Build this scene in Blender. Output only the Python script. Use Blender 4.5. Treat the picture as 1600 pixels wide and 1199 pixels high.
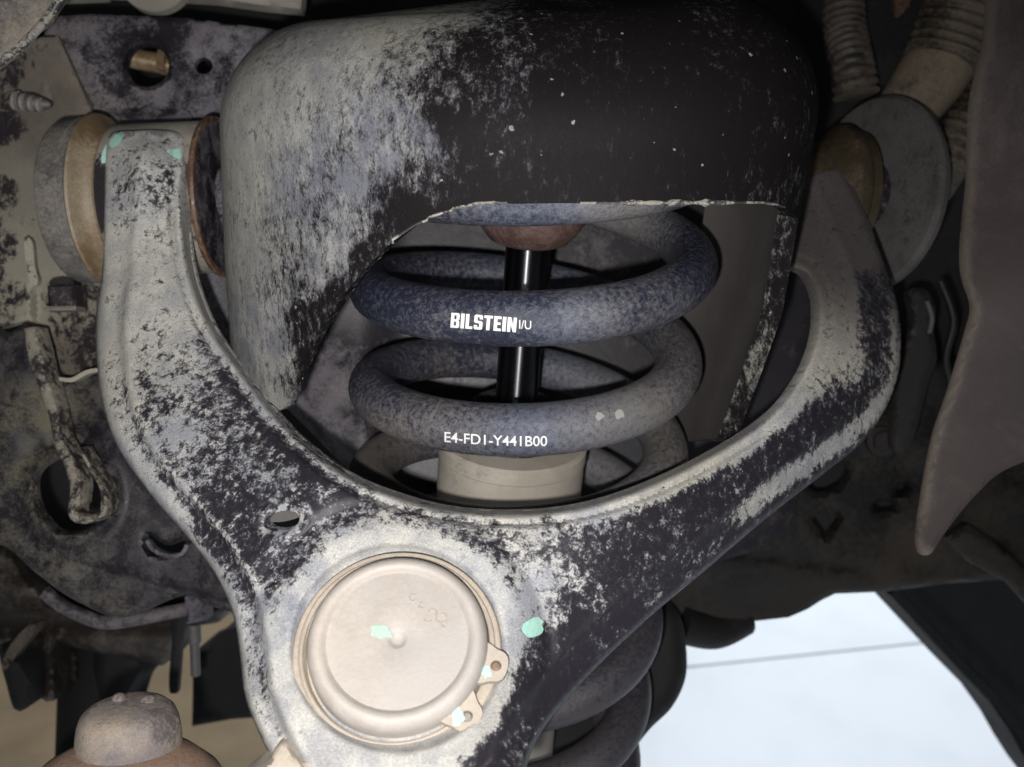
import bpy, bmesh, math, random
import numpy as np
from mathutils import Vector, Matrix
from mathutils.geometry import delaunay_2d_cdt
random.seed(4); rng = np.random.default_rng(4)
sc = bpy.context.scene
for o in list(bpy.data.objects): bpy.data.objects.remove(o)

# ------------------------------------------------------------------ camera, world, light
FPX = 1500.0                                   # focal length in pixels of the 1600 px wide photograph
PITCH = math.radians(20)
CAM = np.array([0.0, 0.0, 1.25])
RIGHT = np.array([1.0, 0, 0]); FWD = np.array([0, math.cos(PITCH), -math.sin(PITCH)]); DOWN = np.array([0, -math.sin(PITCH), -math.cos(PITCH)])
cd = bpy.data.cameras.new('camera'); cam = bpy.data.objects.new('camera', cd); sc.collection.objects.link(cam)
cam.location = CAM; cam.rotation_euler = (math.pi/2 - PITCH, 0, 0)
cd.sensor_width = 36; cd.lens = FPX/1600*36; cd.clip_start = 0.01; cd.clip_end = 60
cd.dof.use_dof = True; cd.dof.focus_distance = 0.315; cd.dof.aperture_fstop = 15
sc.camera = cam
w = bpy.data.worlds.new('World'); sc.world = w; w.use_nodes = True
w.node_tree.nodes['Background'].inputs[0].default_value = (0.80, 0.88, 1.0, 1)
w.node_tree.nodes['Background'].inputs[1].default_value = 0.035
def W(c):
    c = np.asarray(c, float)
    return CAM + c[..., 0:1]*RIGHT + c[..., 1:2]*DOWN + c[..., 2:3]*FWD
def cc(px, py, d):                             # pixel of the photograph + distance (m) -> camera-frame point
    px, py, d = np.broadcast_arrays(np.asarray(px, float), np.asarray(py, float), np.asarray(d, float))
    return np.stack([(px-800)/FPX*d, (py-599.5)/FPX*d, d], -1)
def pix(c):
    return 800+FPX*c[..., 0]/c[..., 2], 599.5+FPX*c[..., 1]/c[..., 2]
def lamp(name, kind, loc, power, size, col, target=None):
    l = bpy.data.lights.new(name, kind); l.energy = power; l.color = col
    if kind == 'AREA': l.shape = 'DISK'; l.size = size
    else: l.shadow_soft_size = size
    o = bpy.data.objects.new(name, l); sc.collection.objects.link(o); o.location = loc
    if target is not None: o.rotation_euler = (Vector(target)-Vector(loc)).to_track_quat('-Z', 'Y').to_euler()
    return o
# the phone's flash, just beside the lens, and the strip lights of the workshop over the floor behind the car
fl_ = lamp('phone_flash', 'SPOT', W([-0.013, 0.017, -0.004]), 7.3, 0.0035, (1.0, 0.972, 0.945), W([-0.060, 0.022, 0.36]))
fl_.data.spot_size = math.radians(104); fl_.data.spot_blend = 1.0
lamp('workshop_light', 'AREA', (0.9, 2.6, 2.6), 100, 1.6, (0.86, 0.93, 1.0), (0.7, 2.2, 0))
for sx_, ex_ in ((-0.42, 16), (-0.02, 14), (0.30, 9)):   # upright light strips added behind the camera for rod streaks and low fill
    l_ = lamp('streak_strip', 'AREA', (sx_, -1.3, 0.75), ex_*0.11, 1.0, (0.93, 0.96, 1.0), (sx_*.3, 0.4, 1.05)); l_.data.shape = 'RECTANGLE'; l_.data.size = 0.011; l_.data.size_y = 1.4
sc.view_settings.view_transform = 'Standard'; sc.view_settings.look = 'None'; sc.view_settings.exposure = 0.0; sc.view_settings.gamma = 1
sc.cycles.max_bounces = 6; sc.cycles.caustics_reflective = False; sc.cycles.caustics_refractive = False
sc.cycles.use_denoising = True

# ------------------------------------------------------------------ materials
def nn(nt, typ, **kw):
    n = nt.nodes.new(typ)
    for k, v in kw.items():
        if k == 'inp':
            for a, b in v.items():
                if isinstance(b, bpy.types.NodeSocket): nt.links.new(b, n.inputs[a])
                else: n.inputs[a].default_value = b
        else: setattr(n, k, v)
    return n
def math_(nt, op, a, b=0.0, c=0.0, clamp=False):
    return nn(nt, 'ShaderNodeMath', operation=op, use_clamp=clamp, inp={0: a, 1: b, 2: c}).outputs[0]
def mix(nt, f, a, b, blend='MIX'):
    n = nn(nt, 'ShaderNodeMix', data_type='RGBA', blend_type=blend)
    for k, v in ((0, f), (6, a), (7, b)):
        if isinstance(v, bpy.types.NodeSocket): nt.links.new(v, n.inputs[k])
        else: n.inputs[k].default_value = (*v, 1) if isinstance(v, tuple) and len(v) == 3 else v
    return n.outputs[2]
def noise(nt, vec, scale, detail=6, rough=0.6, dist=0.0):
    return nn(nt, 'ShaderNodeTexNoise', inp={'Vector': vec, 'Scale': scale, 'Detail': detail, 'Roughness': rough, 'Distortion': dist}).outputs[0]
def stretch(nt, v, sx, sy, sz):
    m = nn(nt, 'ShaderNodeMapping', inp={'Vector': v}); m.inputs['Scale'].default_value = (sx, sy, sz); return m.outputs[0]
def ramp(nt, v, lo, hi):
    n = nn(nt, 'ShaderNodeMapRange', interpolation_type='SMOOTHSTEP', inp={0: v, 1: lo, 2: hi}); return n.outputs[0]
def dusty(name, paint, dustA, dustB=None, warm=(0.34, 0.27, 0.19), s1=90, s2=700, k=2.6, soft=0.09, rp=0.42, rd=0.85, metal=0.0,
          haze=0.12, bump=0.35, specks=0.0, base=None, fibre=0.0, vary=0.35, aniso=None, flake=0.0, lowf=0.5, spec=0.5):
    """painted metal under chipped, clotted road dust; vertex attributes 'dust' (cover) and 'warm' (ochre tint)"""
    m = bpy.data.materials.new(name); m.use_nodes = True; nt = m.node_tree; nt.nodes.clear()
    out = nn(nt, 'ShaderNodeOutputMaterial'); bs = nn(nt, 'ShaderNodeBsdfPrincipled'); bs.inputs['Specular IOR Level'].default_value = spec; nt.links.new(bs.outputs[0], out.inputs[0])
    v = nn(nt, 'ShaderNodeTexCoord').outputs['Object']
    vraw = nn(nt, 'ShaderNodeVectorMath', operation='ADD', inp={0: v, 1: nn(nt, 'ShaderNodeVectorMath', operation='SCALE', inp={0: nn(nt, 'ShaderNodeTexNoise', inp={'Vector': v, 'Scale': 900}).outputs['Color'], 'Scale': 0.0016}).outputs[0]}).outputs[0]
    if aniso: v = stretch(nt, v, *aniso)
    at = nn(nt, 'ShaderNodeAttribute', attribute_name='dust').outputs['Fac']
    wm = nn(nt, 'ShaderNodeAttribute', attribute_name='warm').outputs['Fac']
    if base is not None: at = math_(nt, 'ADD', at, base)
    n1 = noise(nt, v, s1, 10, 0.68, 0.35); n2 = noise(nt, v, s2, 5, 0.7); n3 = noise(nt, v, s1*0.3, 4, 0.6); n4 = noise(nt, v, s2*3.2, 3, 0.7)
    a = math_(nt, 'MULTIPLY', math_(nt, 'SUBTRACT', n1, 0.5), k)
    b = math_(nt, 'MULTIPLY', math_(nt, 'SUBTRACT', n2, 0.5), k*0.55)
    c = math_(nt, 'MULTIPLY', math_(nt, 'SUBTRACT', n3, 0.5), k*lowf)
    if flake:
        wv = nn(nt, 'ShaderNodeVectorMath', operation='ADD', inp={0: v, 1: nn(nt, 'ShaderNodeVectorMath', operation='SCALE', inp={0: nn(nt, 'ShaderNodeTexNoise', inp={'Vector': v, 'Scale': 700}).outputs['Color'], 'Scale': 0.0025}).outputs[0]}).outputs[0]
        fv = nn(nt, 'ShaderNodeTexVoronoi', inp={'Vector': wv, 'Scale': 560.0}).outputs['Distance']
        b = math_(nt, 'ADD', b, math_(nt, 'MULTIPLY', math_(nt, 'SUBTRACT', 0.42, fv), flake))
    tot = math_(nt, 'ADD', math_(nt, 'ADD', a, b), math_(nt, 'ADD', c, at))
    mask = ramp(nt, tot, 0.5-soft, 0.5+soft)
    thin = math_(nt, 'MULTIPLY', ramp(nt, math_(nt, 'ADD', tot, math_(nt, 'MULTIPLY', math_(nt, 'SUBTRACT', n4, 0.5), 1.2)), -0.15, 0.75), haze)
    dB = dustB or tuple(x*0.62 for x in dustA)
    dcol = mix(nt, ramp(nt, n3, 0.38, 0.62), dustA, dB)
    dcol = mix(nt, wm, dcol, warm)
    gr = nn(nt, 'ShaderNodeAttribute', attribute_name='dim_brown').outputs['Fac']
    dcol = mix(nt, gr, dcol, (0.066, 0.055, 0.054))   # dust painted dark brown for weaker light on arm end; browner low coils
    fine = math_(nt, 'MULTIPLY_ADD', math_(nt, 'SUBTRACT', n4, 0.5), vary*4, 1.0)
    mid = math_(nt, 'MULTIPLY_ADD', math_(nt, 'SUBTRACT', n2, 0.5), vary*2.2, 1.0)
    fm = math_(nt, 'MULTIPLY', fine, mid)
    fc = nn(nt, 'ShaderNodeCombineColor', inp={0: fm, 1: fm, 2: fm}).outputs[0]
    dcol = mix(nt, 1.0, dcol, fc, 'MULTIPLY')
    pcol = mix(nt, thin, paint, dB)
    cov = mask
    if specks:
        vo = nn(nt, 'ShaderNodeTexVoronoi', inp={'Vector': vraw, 'Scale': specks, 'Randomness': 1.0})
        rr = nn(nt, 'ShaderNodeSeparateColor', inp={0: vo.outputs['Color']}).outputs[0]
        rad = math_(nt, 'MULTIPLY', math_(nt, 'POWER', rr, 9.0), 0.24)
        sp = math_(nt, 'LESS_THAN', vo.outputs['Distance'], rad)
        cov = math_(nt, 'MAXIMUM', mask, sp)
    col = mix(nt, cov, pcol, dcol)
    if fibre:
        fb = noise(nt, stretch(nt, v, 1, 1, 1), 2200, 2, 0.8, 3.0)
        f2 = math_(nt, 'MULTIPLY_ADD', math_(nt, 'SUBTRACT', fb, 0.5), fibre*5, 1.0)
        fc2 = nn(nt, 'ShaderNodeCombineColor', inp={0: f2, 1: f2, 2: f2}).outputs[0]
        col = mix(nt, 1.0, col, fc2, 'MULTIPLY')
    nt.links.new(col, bs.inputs['Base Color'])
    rg = math_(nt, 'MULTIPLY_ADD', cov, rd-rp, rp); rg = math_(nt, 'MULTIPLY_ADD', math_(nt, 'SUBTRACT', n2, 0.5), 0.3, rg, clamp=True)
    nt.links.new(rg, bs.inputs['Roughness'])
    if metal:
        nt.links.new(math_(nt, 'MULTIPLY', math_(nt, 'SUBTRACT', 1.0, cov), metal), bs.inputs['Metallic'])
    h = math_(nt, 'ADD', math_(nt, 'MULTIPLY', cov, 0.00022), math_(nt, 'ADD', math_(nt, 'MULTIPLY', n2, 0.00025), math_(nt, 'MULTIPLY', n1, 0.0006)))
    bp = nn(nt, 'ShaderNodeBump', inp={'Strength': bump, 'Distance': 1.0, 'Height': h}); nt.links.new(bp.outputs[0], bs.inputs['Normal'])
    return m
def plain(name, col, rough=0.5, metal=0.0, vary=0.2, scale=400, bump=0.0):
    m = bpy.data.materials.new(name); m.use_nodes = True; nt = m.node_tree; bs = nt.nodes['Principled BSDF']
    v = nn(nt, 'ShaderNodeTexCoord').outputs['Object']; n = noise(nt, v, scale, 6, 0.65)
    c = mix(nt, n, tuple(x*(1-vary) for x in col), tuple(min(1, x*(1+vary)) for x in col))
    nt.links.new(c, bs.inputs['Base Color']); bs.inputs['Metallic'].default_value = metal
    r = math_(nt, 'MULTIPLY_ADD', math_(nt, 'SUBTRACT', n, 0.5), 0.25, rough, clamp=True); nt.links.new(r, bs.inputs['Roughness'])
    if bump:
        h = math_(nt, 'MULTIPLY', n, 0.0005)
        bp = nn(nt, 'ShaderNodeBump', inp={'Strength': bump, 'Distance': 1.0, 'Height': h}); nt.links.new(bp.outputs[0], bs.inputs['Normal'])
    return m
M = {}
M['arm'] = dusty('dusty_black_arm_paint', (0.017, 0.0145, 0.020), (0.39, 0.39, 0.385), (0.23, 0.24, 0.275), warm=(0.44, 0.41, 0.33), s1=300, s2=1500, k=2.7, soft=0.30, haze=0.20, flake=0.55, vary=0.6, lowf=0.5, rp=0.5, spec=0.35, bump=0.3)
M['sleeve'] = dusty('dusty_sleeve', (0.021, 0.018, 0.022), (0.27, 0.25, 0.21), (0.2, 0.18, 0.15), s1=220, s2=1200, k=2.2, lowf=.2)
M['tower'] = dusty('tower_black_paint', (0.0070, 0.0058, 0.0064), (0.215, 0.215, 0.215), (0.115, 0.118, 0.14), warm=(0.26, 0.25, 0.205), s1=420, s2=1900, k=2.6, soft=0.48, haze=0.22, rp=0.6, specks=330, spec=0.07, bump=0.18, aniso=(1, 1, .5), lowf=.3)
M['spring'] = dusty('spring_blue_grey_coat', (0.016, 0.018, 0.034), (0.115, 0.13, 0.17), (0.09, 0.10, 0.135), warm=(0.17, 0.15, 0.13), s1=520, s2=2200, k=2.7, soft=0.60, haze=0.2, rp=0.34, rd=0.5, bump=0.5, lowf=.12, fibre=0.22)
M['plate'] = dusty('frame_purple_grey', (0.014, 0.012, 0.016), (0.165, 0.155, 0.175), (0.11, 0.10, 0.122), warm=(0.17, 0.14, 0.11), s1=120, s2=900, k=2.4, soft=0.40, haze=0.2, bump=0.25)
M['lowplate'] = dusty('low_plate_dark_grey', (0.012, 0.0105, 0.013), (0.085, 0.08, 0.088), (0.045, 0.042, 0.05), warm=(0.11, 0.10, 0.07), s1=110, s2=900, k=2.4, soft=0.40, haze=0.2, bump=0.25, spec=0.3)
M['rail'] = dusty('rail_brown_dust', (0.024, 0.02, 0.024), (0.15, 0.125, 0.10), (0.12, 0.10, 0.085), warm=(0.30, 0.28, 0.22), s1=220, s2=1200, k=2.4, soft=0.15, haze=0.1, lowf=.25)
M['dark'] = dusty('dark_underbody', (0.006, 0.0055, 0.0055), (0.022, 0.019, 0.0175), (0.014, 0.0125, 0.012), warm=(0.06, 0.045, 0.03), s1=30, s2=300, k=2.2, soft=0.5, haze=0.3, bump=0.3, rp=0.6)
M['liner'] = dusty('wheel_liner_felt', (0.065, 0.052, 0.050), (0.13, 0.108, 0.10), (0.095, 0.078, 0.074), warm=(0.22, 0.18, 0.15), s1=60, s2=1400, k=2.0, soft=0.45, haze=0.3, bump=0.6, rp=0.8, fibre=0.12)
M['cap'] = dusty('cap_beige_steel', (0.36, 0.32, 0.285), (0.42, 0.39, 0.36), (0.345, 0.325, 0.31), warm=(0.42, 0.35, 0.27), s1=90, s2=900, k=2.0, soft=0.5, haze=0.3, bump=0.22, rp=0.6, rd=0.66, vary=0.05, metal=0.15)
M['ring'] = dusty('ring_ochre_dust', (0.32, 0.27, 0.22), (0.44, 0.385, 0.32), (0.37, 0.33, 0.28), s1=150, s2=900, k=2.0, soft=0.5, bump=0.3, vary=0.12)
M['gold'] = dusty('zinc_gold_bushing', (0.26, 0.18, 0.10), (0.36, 0.29, 0.20), (0.20, 0.16, 0.11), s1=70, s2=500, k=2.0, soft=0.45, bump=0.2, rp=0.35, rd=0.6, metal=0.5)
M['rubber'] = dusty('bushing_dusty_rubber', (0.07, 0.065, 0.065), (0.17, 0.16, 0.145), (0.13, 0.12, 0.11), s1=90, s2=700, k=2.0, soft=0.45, bump=0.3)
M['rust'] = dusty('rusty_copper', (0.08, 0.042, 0.026), (0.20, 0.125, 0.08), (0.13, 0.095, 0.065), s1=200, s2=900, k=2.3, soft=0.3, bump=0.4, base=0.4)
M['stop'] = dusty('bump_stop_brown', (0.060, 0.034, 0.031), (0.105, 0.068, 0.06), (0.10, 0.06, 0.05), s1=150, s2=900, k=2.2, soft=0.4, bump=0.3, base=0.4)
M['within'] = plain('grey_brown_inner_film', (0.072, 0.064, 0.062), 0.8, 0, 0.25, 60)
M['golddim'] = dusty('zinc_gold_bushing_dim', (0.05, 0.037, 0.022), (0.11, 0.085, 0.055), (0.075, 0.058, 0.04), s1=90, s2=600, k=2, soft=.5, bump=.2, rp=.4, rd=.6, metal=.3)  # same zinc gold, painted darker for the weak light at the right bushing
M['rod'] = plain('polished_black_rod', (0.012, 0.012, 0.016), 0.05, 0.6, 0.3, 60)
nt = M['rod'].node_tree; b_ = nt.nodes['Principled BSDF']
for l_ in list(b_.inputs['Roughness'].links)+list(b_.inputs['Base Color'].links): nt.links.remove(l_)
b_.inputs['Base Color'].default_value = (0.11, 0.11, 0.12, 1); b_.inputs['Metallic'].default_value = 1.0; b_.inputs['Roughness'].default_value = 0.33
b_.inputs['Anisotropic'].default_value = 0.97; b_.inputs['Anisotropic Rotation'].default_value = 0.25
tg = nn(nt, 'ShaderNodeTangent', direction_type='RADIAL', axis='Z'); nt.links.new(tg.outputs[0], b_.inputs['Tangent'])
M['silver'] = dusty('shock_silver_body', (0.26, 0.245, 0.22), (0.36, 0.33, 0.28), (0.27, 0.24, 0.20), s1=60, s2=700, k=2.2, soft=0.5, bump=0.12, rp=0.4, rd=0.6, metal=0.4, base=0.4, vary=0.12)
M['hose'] = dusty('hose_dusty_brown', (0.022, 0.018, 0.015), (0.11, 0.092, 0.07), (0.07, 0.058, 0.05), warm=(0.18, 0.14, 0.095), s1=60, s2=500, k=2.0, soft=0.4, bump=0.4, base=0.4)
M['knuckle'] = dusty('knuckle_iron_dust', (0.10, 0.085, 0.085), (0.27, 0.225, 0.18), (0.16, 0.14, 0.14), s1=110, s2=800, k=2.6, soft=0.3, bump=0.4, base=0.45)
M['rustdisc'] = dusty('dust_shield_brown', (0.11, 0.065, 0.045), (0.26, 0.17, 0.12), (0.20, 0.13, 0.10), s1=50, s2=600, k=2.0, soft=0.5, bump=0.3, base=0.5)
M['mint'] = plain('mint_paint', (0.36, 0.62, 0.53), 0.7, 0, 0.30, 700, 0.3)
M['mintfaint'] = plain('mint_paint_worn', (0.34, 0.46, 0.39), 0.7, 0, 0.25, 1200, 0.2)
M['white'] = plain('white_print', (0.66, 0.66, 0.67), 0.7, 0, 0.42, 1800)
M['chalk'] = plain('chalky_dust_spot', (0.27, 0.28, 0.26), 0.9, 0, 0.3, 2500)
M['pale'] = plain('pale_beige_metal', (0.27, 0.25, 0.215), 0.6, 0, 0.2, 40)
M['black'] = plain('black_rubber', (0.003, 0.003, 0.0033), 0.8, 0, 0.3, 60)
M['grey'] = plain('dull_grey_steel', (0.09, 0.085, 0.085), 0.55, 0.2, 0.4, 200, 0.3)
M['bolt'] = plain('worn_light_steel', (0.30, 0.28, 0.26), 0.5, 0.3, 0.35, 500, 0.3)
M['mat'] = plain('brown_ramp', (0.27, 0.195, 0.115), 0.8, 0, 0.45, 9)

# ------------------------------------------------------------------ object helpers
def tag(o, label=None, cat=None, group=None, kind=None):
    for k, v in (('label', label), ('category', cat), ('group', group), ('kind', kind)):
        if v: o[k] = v
    return o
def thing(name, base, label, cat, group=None):
    o = bpy.data.objects.new(name, None); sc.collection.objects.link(o); o.location = W(base); o.empty_display_size = 0.02
    return tag(o, label, cat, group)
def root_loc(p):
    l = Vector((0, 0, 0))
    while p is not None: l += p.location; p = p.parent
    return np.array(l)
def build(name, V, F, mat, parent=None, dust=None, warm=None, sharp=40, smooth=True):
    """V camera-frame points, F faces; becomes one mesh object whose origin is its own base (or its parent's)"""
    V = np.asarray(V, float); Wd = W(V)
    if parent is None: org = np.array([Wd[:, 0].mean(), Wd[:, 1].mean(), Wd[:, 2].min()])
    else: org = root_loc(parent)
    me = bpy.data.meshes.new(name)
    me.from_pydata((Wd-org).tolist(), [], [tuple(int(i) for i in f) for f in F])
    me.validate(); me.update()
    bm = bmesh.new(); bm.from_mesh(me); bmesh.ops.recalc_face_normals(bm, faces=bm.faces); bm.to_mesh(me); bm.free()
    if smooth:
        me.polygons.foreach_set('use_smooth', [True]*len(me.polygons)); me.set_sharp_from_angle(angle=math.radians(sharp))
    px, py = pix(V)
    for nm, fn in (('dust', dust), ('warm', warm)):
        if fn is not None and len(me.vertices) == len(V):
            a = me.attributes.new(nm, 'FLOAT', 'POINT')
            val = fn(px, py) if callable(fn) else np.full(len(V), float(fn))
            a.data.foreach_set('value', np.asarray(val, np.float32))
    me.materials.append(mat)
    if name in DIM_BROWN: me.attributes.new('dim_brown', 'FLOAT', 'POINT').data.foreach_set('value', np.asarray(DIM_BROWN[name](px, py), np.float32))
    o = bpy.data.objects.new(name, me); sc.collection.objects.link(o)
    if parent is None: o.location = org
    else: o.parent = parent
    return o
DIM_BROWN = {'arm_body': lambda x, y: .92*sm(x, 1190, 1250)*(1-sm(y, 430, 600)), 'coil': lambda x, y: sm(y, 880, 960)}
def idw(pts, p=3.0, bg=None):
    A = np.array(pts, float)
    def f(px, py):
        d = np.hypot(px[:, None]-A[None, :, 0], py[:, None]-A[None, :, 1])+2.0
        ww = d**-p
        return (ww*A[:, 2]).sum(1)/ww.sum(1)
    return f
def tps(pts):
    A = np.array(pts, float); n = len(A); s = 500.0
    def U(r): return np.where(r > 1e-9, r*r*np.log(r+1e-12), 0)
    X = A[:, :2]/s; K = U(np.hypot(X[:, None, 0]-X[None, :, 0], X[:, None, 1]-X[None, :, 1]))+np.eye(n)*1e-4
    Pm = np.c_[np.ones(n), X]; L = np.zeros((n+3, n+3)); L[:n, :n] = K; L[:n, n:] = Pm; L[n:, :n] = Pm.T
    c = np.linalg.solve(L, np.r_[A[:, 2], 0, 0, 0])
    def f(px, py):
        x = np.asarray(px, float)/s; y = np.asarray(py, float)/s
        return U(np.hypot(x[..., None]-X[:, 0], y[..., None]-X[:, 1])) @ c[:n]+c[n]+c[n+1]*x+c[n+2]*y
    return f
def flat(a, gx=0.0, gy=0.0, x0=800, y0=600):
    return lambda px, py: a+gx*(px-x0)+gy*(py-y0)
def crom(pts, step=6, closed=True, jit=0.0):
    P = np.array(pts, float); n = len(P); out = []
    for i in range(n if closed else n-1):
        p0, p1, p2, p3 = (P[(i-1) % n], P[i], P[(i+1) % n], P[(i+2) % n]) if closed else (P[max(i-1, 0)], P[i], P[i+1], P[min(i+2, n-1)])
        k = max(1, int(np.hypot(*(p2-p1))/step))
        for t in np.arange(k)/k:
            out.append(0.5*((2*p1)+(-p0+p2)*t+(2*p0-5*p1+4*p2-p3)*t*t+(-p0+3*p1-3*p2+p3)*t**3))
    if not closed: out.append(P[-1])
    out = np.array(out)
    if jit: out += rng.normal(0, jit, out.shape)
    return out
def poly(pts, step=8):
    P = np.array(pts, float); out = []
    for i in range(len(P)):
        a, b = P[i], P[(i+1) % len(P)]; k = max(1, int(np.hypot(*(b-a))/step))
        for t in np.arange(k)/k: out.append(a+(b-a)*t)
    return np.array(out)
def ell(cx, cy, rx, ry, rot=0, n=28):
    t = np.linspace(0, 2*np.pi, n, endpoint=False); c, s = math.cos(math.radians(rot)), math.sin(math.radians(rot))
    x, y = rx*np.cos(t), ry*np.sin(t); return np.stack([cx+x*c-y*s, cy+x*s+y*c], 1)
def inside(px, py, Q):
    r = np.zeros(len(px), bool); j = len(Q)-1
    for i in range(len(Q)):
        xi, yi = Q[i]; xj, yj = Q[j]
        if yi != yj: r ^= ((yi > py) != (yj > py)) & (px < (xj-xi)*(py-yi)/(yj-yi)+xi)
        j = i
    return r
def dist(px, py, Q, closed=False):
    Q = np.asarray(Q, float); B = np.roll(Q, -1, 0) if closed else Q[1:]; A = Q if closed else Q[:-1]
    best = np.full(len(px), 1e9)
    for a, b in zip(A, B):
        d = b-a; L = max(d@d, 1e-9); t = np.clip(((px-a[0])*d[0]+(py-a[1])*d[1])/L, 0, 1)
        best = np.minimum(best, np.hypot(px-a[0]-t*d[0], py-a[1]-t*d[1]))
    return best
def tri_region(out, holes, step):
    x0, y0 = out.min(0); x1, y1 = out.max(0)
    gx, gy = np.meshgrid(np.arange(x0, x1, step), np.arange(y0, y1, step*0.87)); gx = gx+(np.arange(gx.shape[0])[:, None] % 2)*step/2
    gx, gy = gx.ravel(), gy.ravel(); ok = inside(gx, gy, out)
    for h in holes: ok &= ~inside(gx, gy, h)
    gx, gy = gx[ok], gy[ok]; D = dist(gx, gy, out, True)
    for h in holes: D = np.minimum(D, dist(gx, gy, h, True))
    ok = D > step*0.5; gx, gy = gx[ok], gy[ok]
    pts = []; loops = []; edges = []
    for lp in [out]+list(holes):
        s = len(pts); pts += [tuple(p) for p in lp]; n = len(lp); loops.append(list(range(s, s+n)))
        edges += [(s+i, s+(i+1) % n) for i in range(n)]
    pts += list(zip(gx.tolist(), gy.tolist()))
    v, e, f, ov, oe, of = delaunay_2d_cdt([Vector(p) for p in pts], edges, [], 0, 1e-5)
    v = np.array([tuple(p) for p in v]); f = np.array([t for t in f if len(t) == 3]); c = v[f].mean(1)
    ok = inside(c[:, 0], c[:, 1], out)
    for h in holes: ok &= ~inside(c[:, 0], c[:, 1], h)
    m = {}
    for i, o_ in enumerate(ov):
        for k in o_: m[k] = i
    return v, f[ok], [[m[i] for i in l] for l in loops]
def sheet(name, out, depth, thick, mat, parent=None, holes=(), step=8, relief=None, edge=0.0, edge_m=0.0, dust=None, warm=None, sharp=40, smooth_edge=True, back=None):
    """a pressed sheet-metal or moulded piece: outline, surface depth, rolled edges and real thickness"""
    out = np.asarray(out, float); v, f, loops = tri_region(out, holes, step)
    px, py = v[:, 0], v[:, 1]; d = depth(px, py)
    if relief is not None: d = d+relief(px, py)
    if edge:
        D = dist(px, py, out, True)
        for h in holes: D = np.minimum(D, dist(px, py, h, True))
        u = np.clip(D/edge, 0, 1); d = d+edge_m*(1-np.sqrt(np.clip(1-(1-u)**2, 0, 1)))
    Fv = cc(px, py, d); Bv = Fv.copy(); Bv[:, 2] += thick
    n = len(Fv); V = np.r_[Fv, Bv]; F = [tuple(t) for t in f]+[tuple(t[::-1]+n) for t in f]
    for lp in loops:
        for i in range(len(lp)):
            a, b = lp[i], lp[(i+1) % len(lp)]; F.append((a, b, b+n, a+n))
    return build(name, V, F, mat, parent, dust, warm, sharp)
def basis(ax):
    ax = np.array(ax, float); ax /= np.linalg.norm(ax); t = np.array([0, 0, 1.0]) if abs(ax[2]) < 0.9 else np.array([1.0, 0, 0])
    u = np.cross(ax, t); u /= np.linalg.norm(u); return ax, u, np.cross(ax, u)
def lathe(name, prof, org, ax, mat, parent=None, n=96, dust=None, warm=None, sharp=35, sx=1.0, ring=False):
    ax, u, v = basis(ax); org = np.array(org); V = []; F = []
    th = np.linspace(0, 2*np.pi, n, endpoint=False)
    for r, h in prof:
        V.append(org+h*ax+max(r, 1e-6)*(np.cos(th)[:, None]*u+np.sin(th)[:, None]*v*sx))
    V = np.concatenate(V)
    for k in range(len(prof)-1):
        for i in range(n):
            j = (i+1) % n; F.append((k*n+i, k*n+j, (k+1)*n+j, (k+1)*n+i))
    if ring:
        for i in range(n):
            j = (i+1) % n; k = len(prof)-1; F.append((k*n+i, k*n+j, j, i))
    else: F.append(tuple(range(n))); F.append(tuple(range((len(prof)-1)*n, len(prof)*n)))
    return build(name, V, F, mat, parent, dust, warm, sharp)
def tube(name, path, rad, mat, parent=None, n=20, flatz=1.0, dust=None, warm=None, sharp=40, cap=True):
    P = np.array(path, float); m = len(P); R = np.full(m, rad) if np.isscalar(rad) else np.array(rad)
    T = np.gradient(P, axis=0); T /= np.linalg.norm(T, axis=1)[:, None]; V = []
    ref = np.array([0, 0, 1.0])
    if abs(T[:, 2]).mean() > 0.8: ref = np.array([0, 1.0, 0])
    for i in range(m):
        a = np.cross(T[i], ref); a /= np.linalg.norm(a); b = np.cross(T[i], a)
        th = np.linspace(0, 2*np.pi, n, endpoint=False); V.append(P[i]+R[i]*(np.cos(th)[:, None]*a+flatz*np.sin(th)[:, None]*b))
    V = np.concatenate(V); F = []
    for k in range(m-1):
        for i in range(n):
            j = (i+1) % n; F.append((k*n+i, k*n+j, (k+1)*n+j, (k+1)*n+i))
    if cap: F.append(tuple(range(n))); F.append(tuple(range((m-1)*n, m*n)))
    return build(name, V, F, mat, parent, dust, warm, sharp)
def pathpx(pts, k=8):
    """smooth 3-D path through (px, py, depth) stations"""
    P = np.array(pts, float); out = []
    for i in range(len(P)-1):
        p0, p1, p2, p3 = P[max(i-1, 0)], P[i], P[i+1], P[min(i+2, len(P)-1)]
        for t in np.arange(k)/k: out.append(0.5*((2*p1)+(-p0+p2)*t+(2*p0-5*p1+4*p2-p3)*t*t+(-p0+3*p1-3*p2+p3)*t**3))
    out.append(P[-1]); out = np.array(out); return cc(out[:, 0], out[:, 1], out[:, 2])
def band(pts, wd, step=6):
    c = crom(pts, step, False); T = np.gradient(c, axis=0); T /= np.linalg.norm(T, axis=1)[:, None]; N = np.stack([-T[:, 1], T[:, 0]], 1)
    ww = np.interp(np.linspace(0, 1, len(c)), np.linspace(0, 1, len(wd)), wd)[:, None]/2 if not np.isscalar(wd) else wd/2
    return np.r_[c+N*ww, (c-N*ww)[::-1]]
def sm(x, a, b):
    t = np.clip((x-a)/(b-a), 0, 1); return t*t*(3-2*t)
def gs(px, py, x, y, r): return np.exp(-((px-x)**2+(py-y)**2)/(2*r*r))

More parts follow.
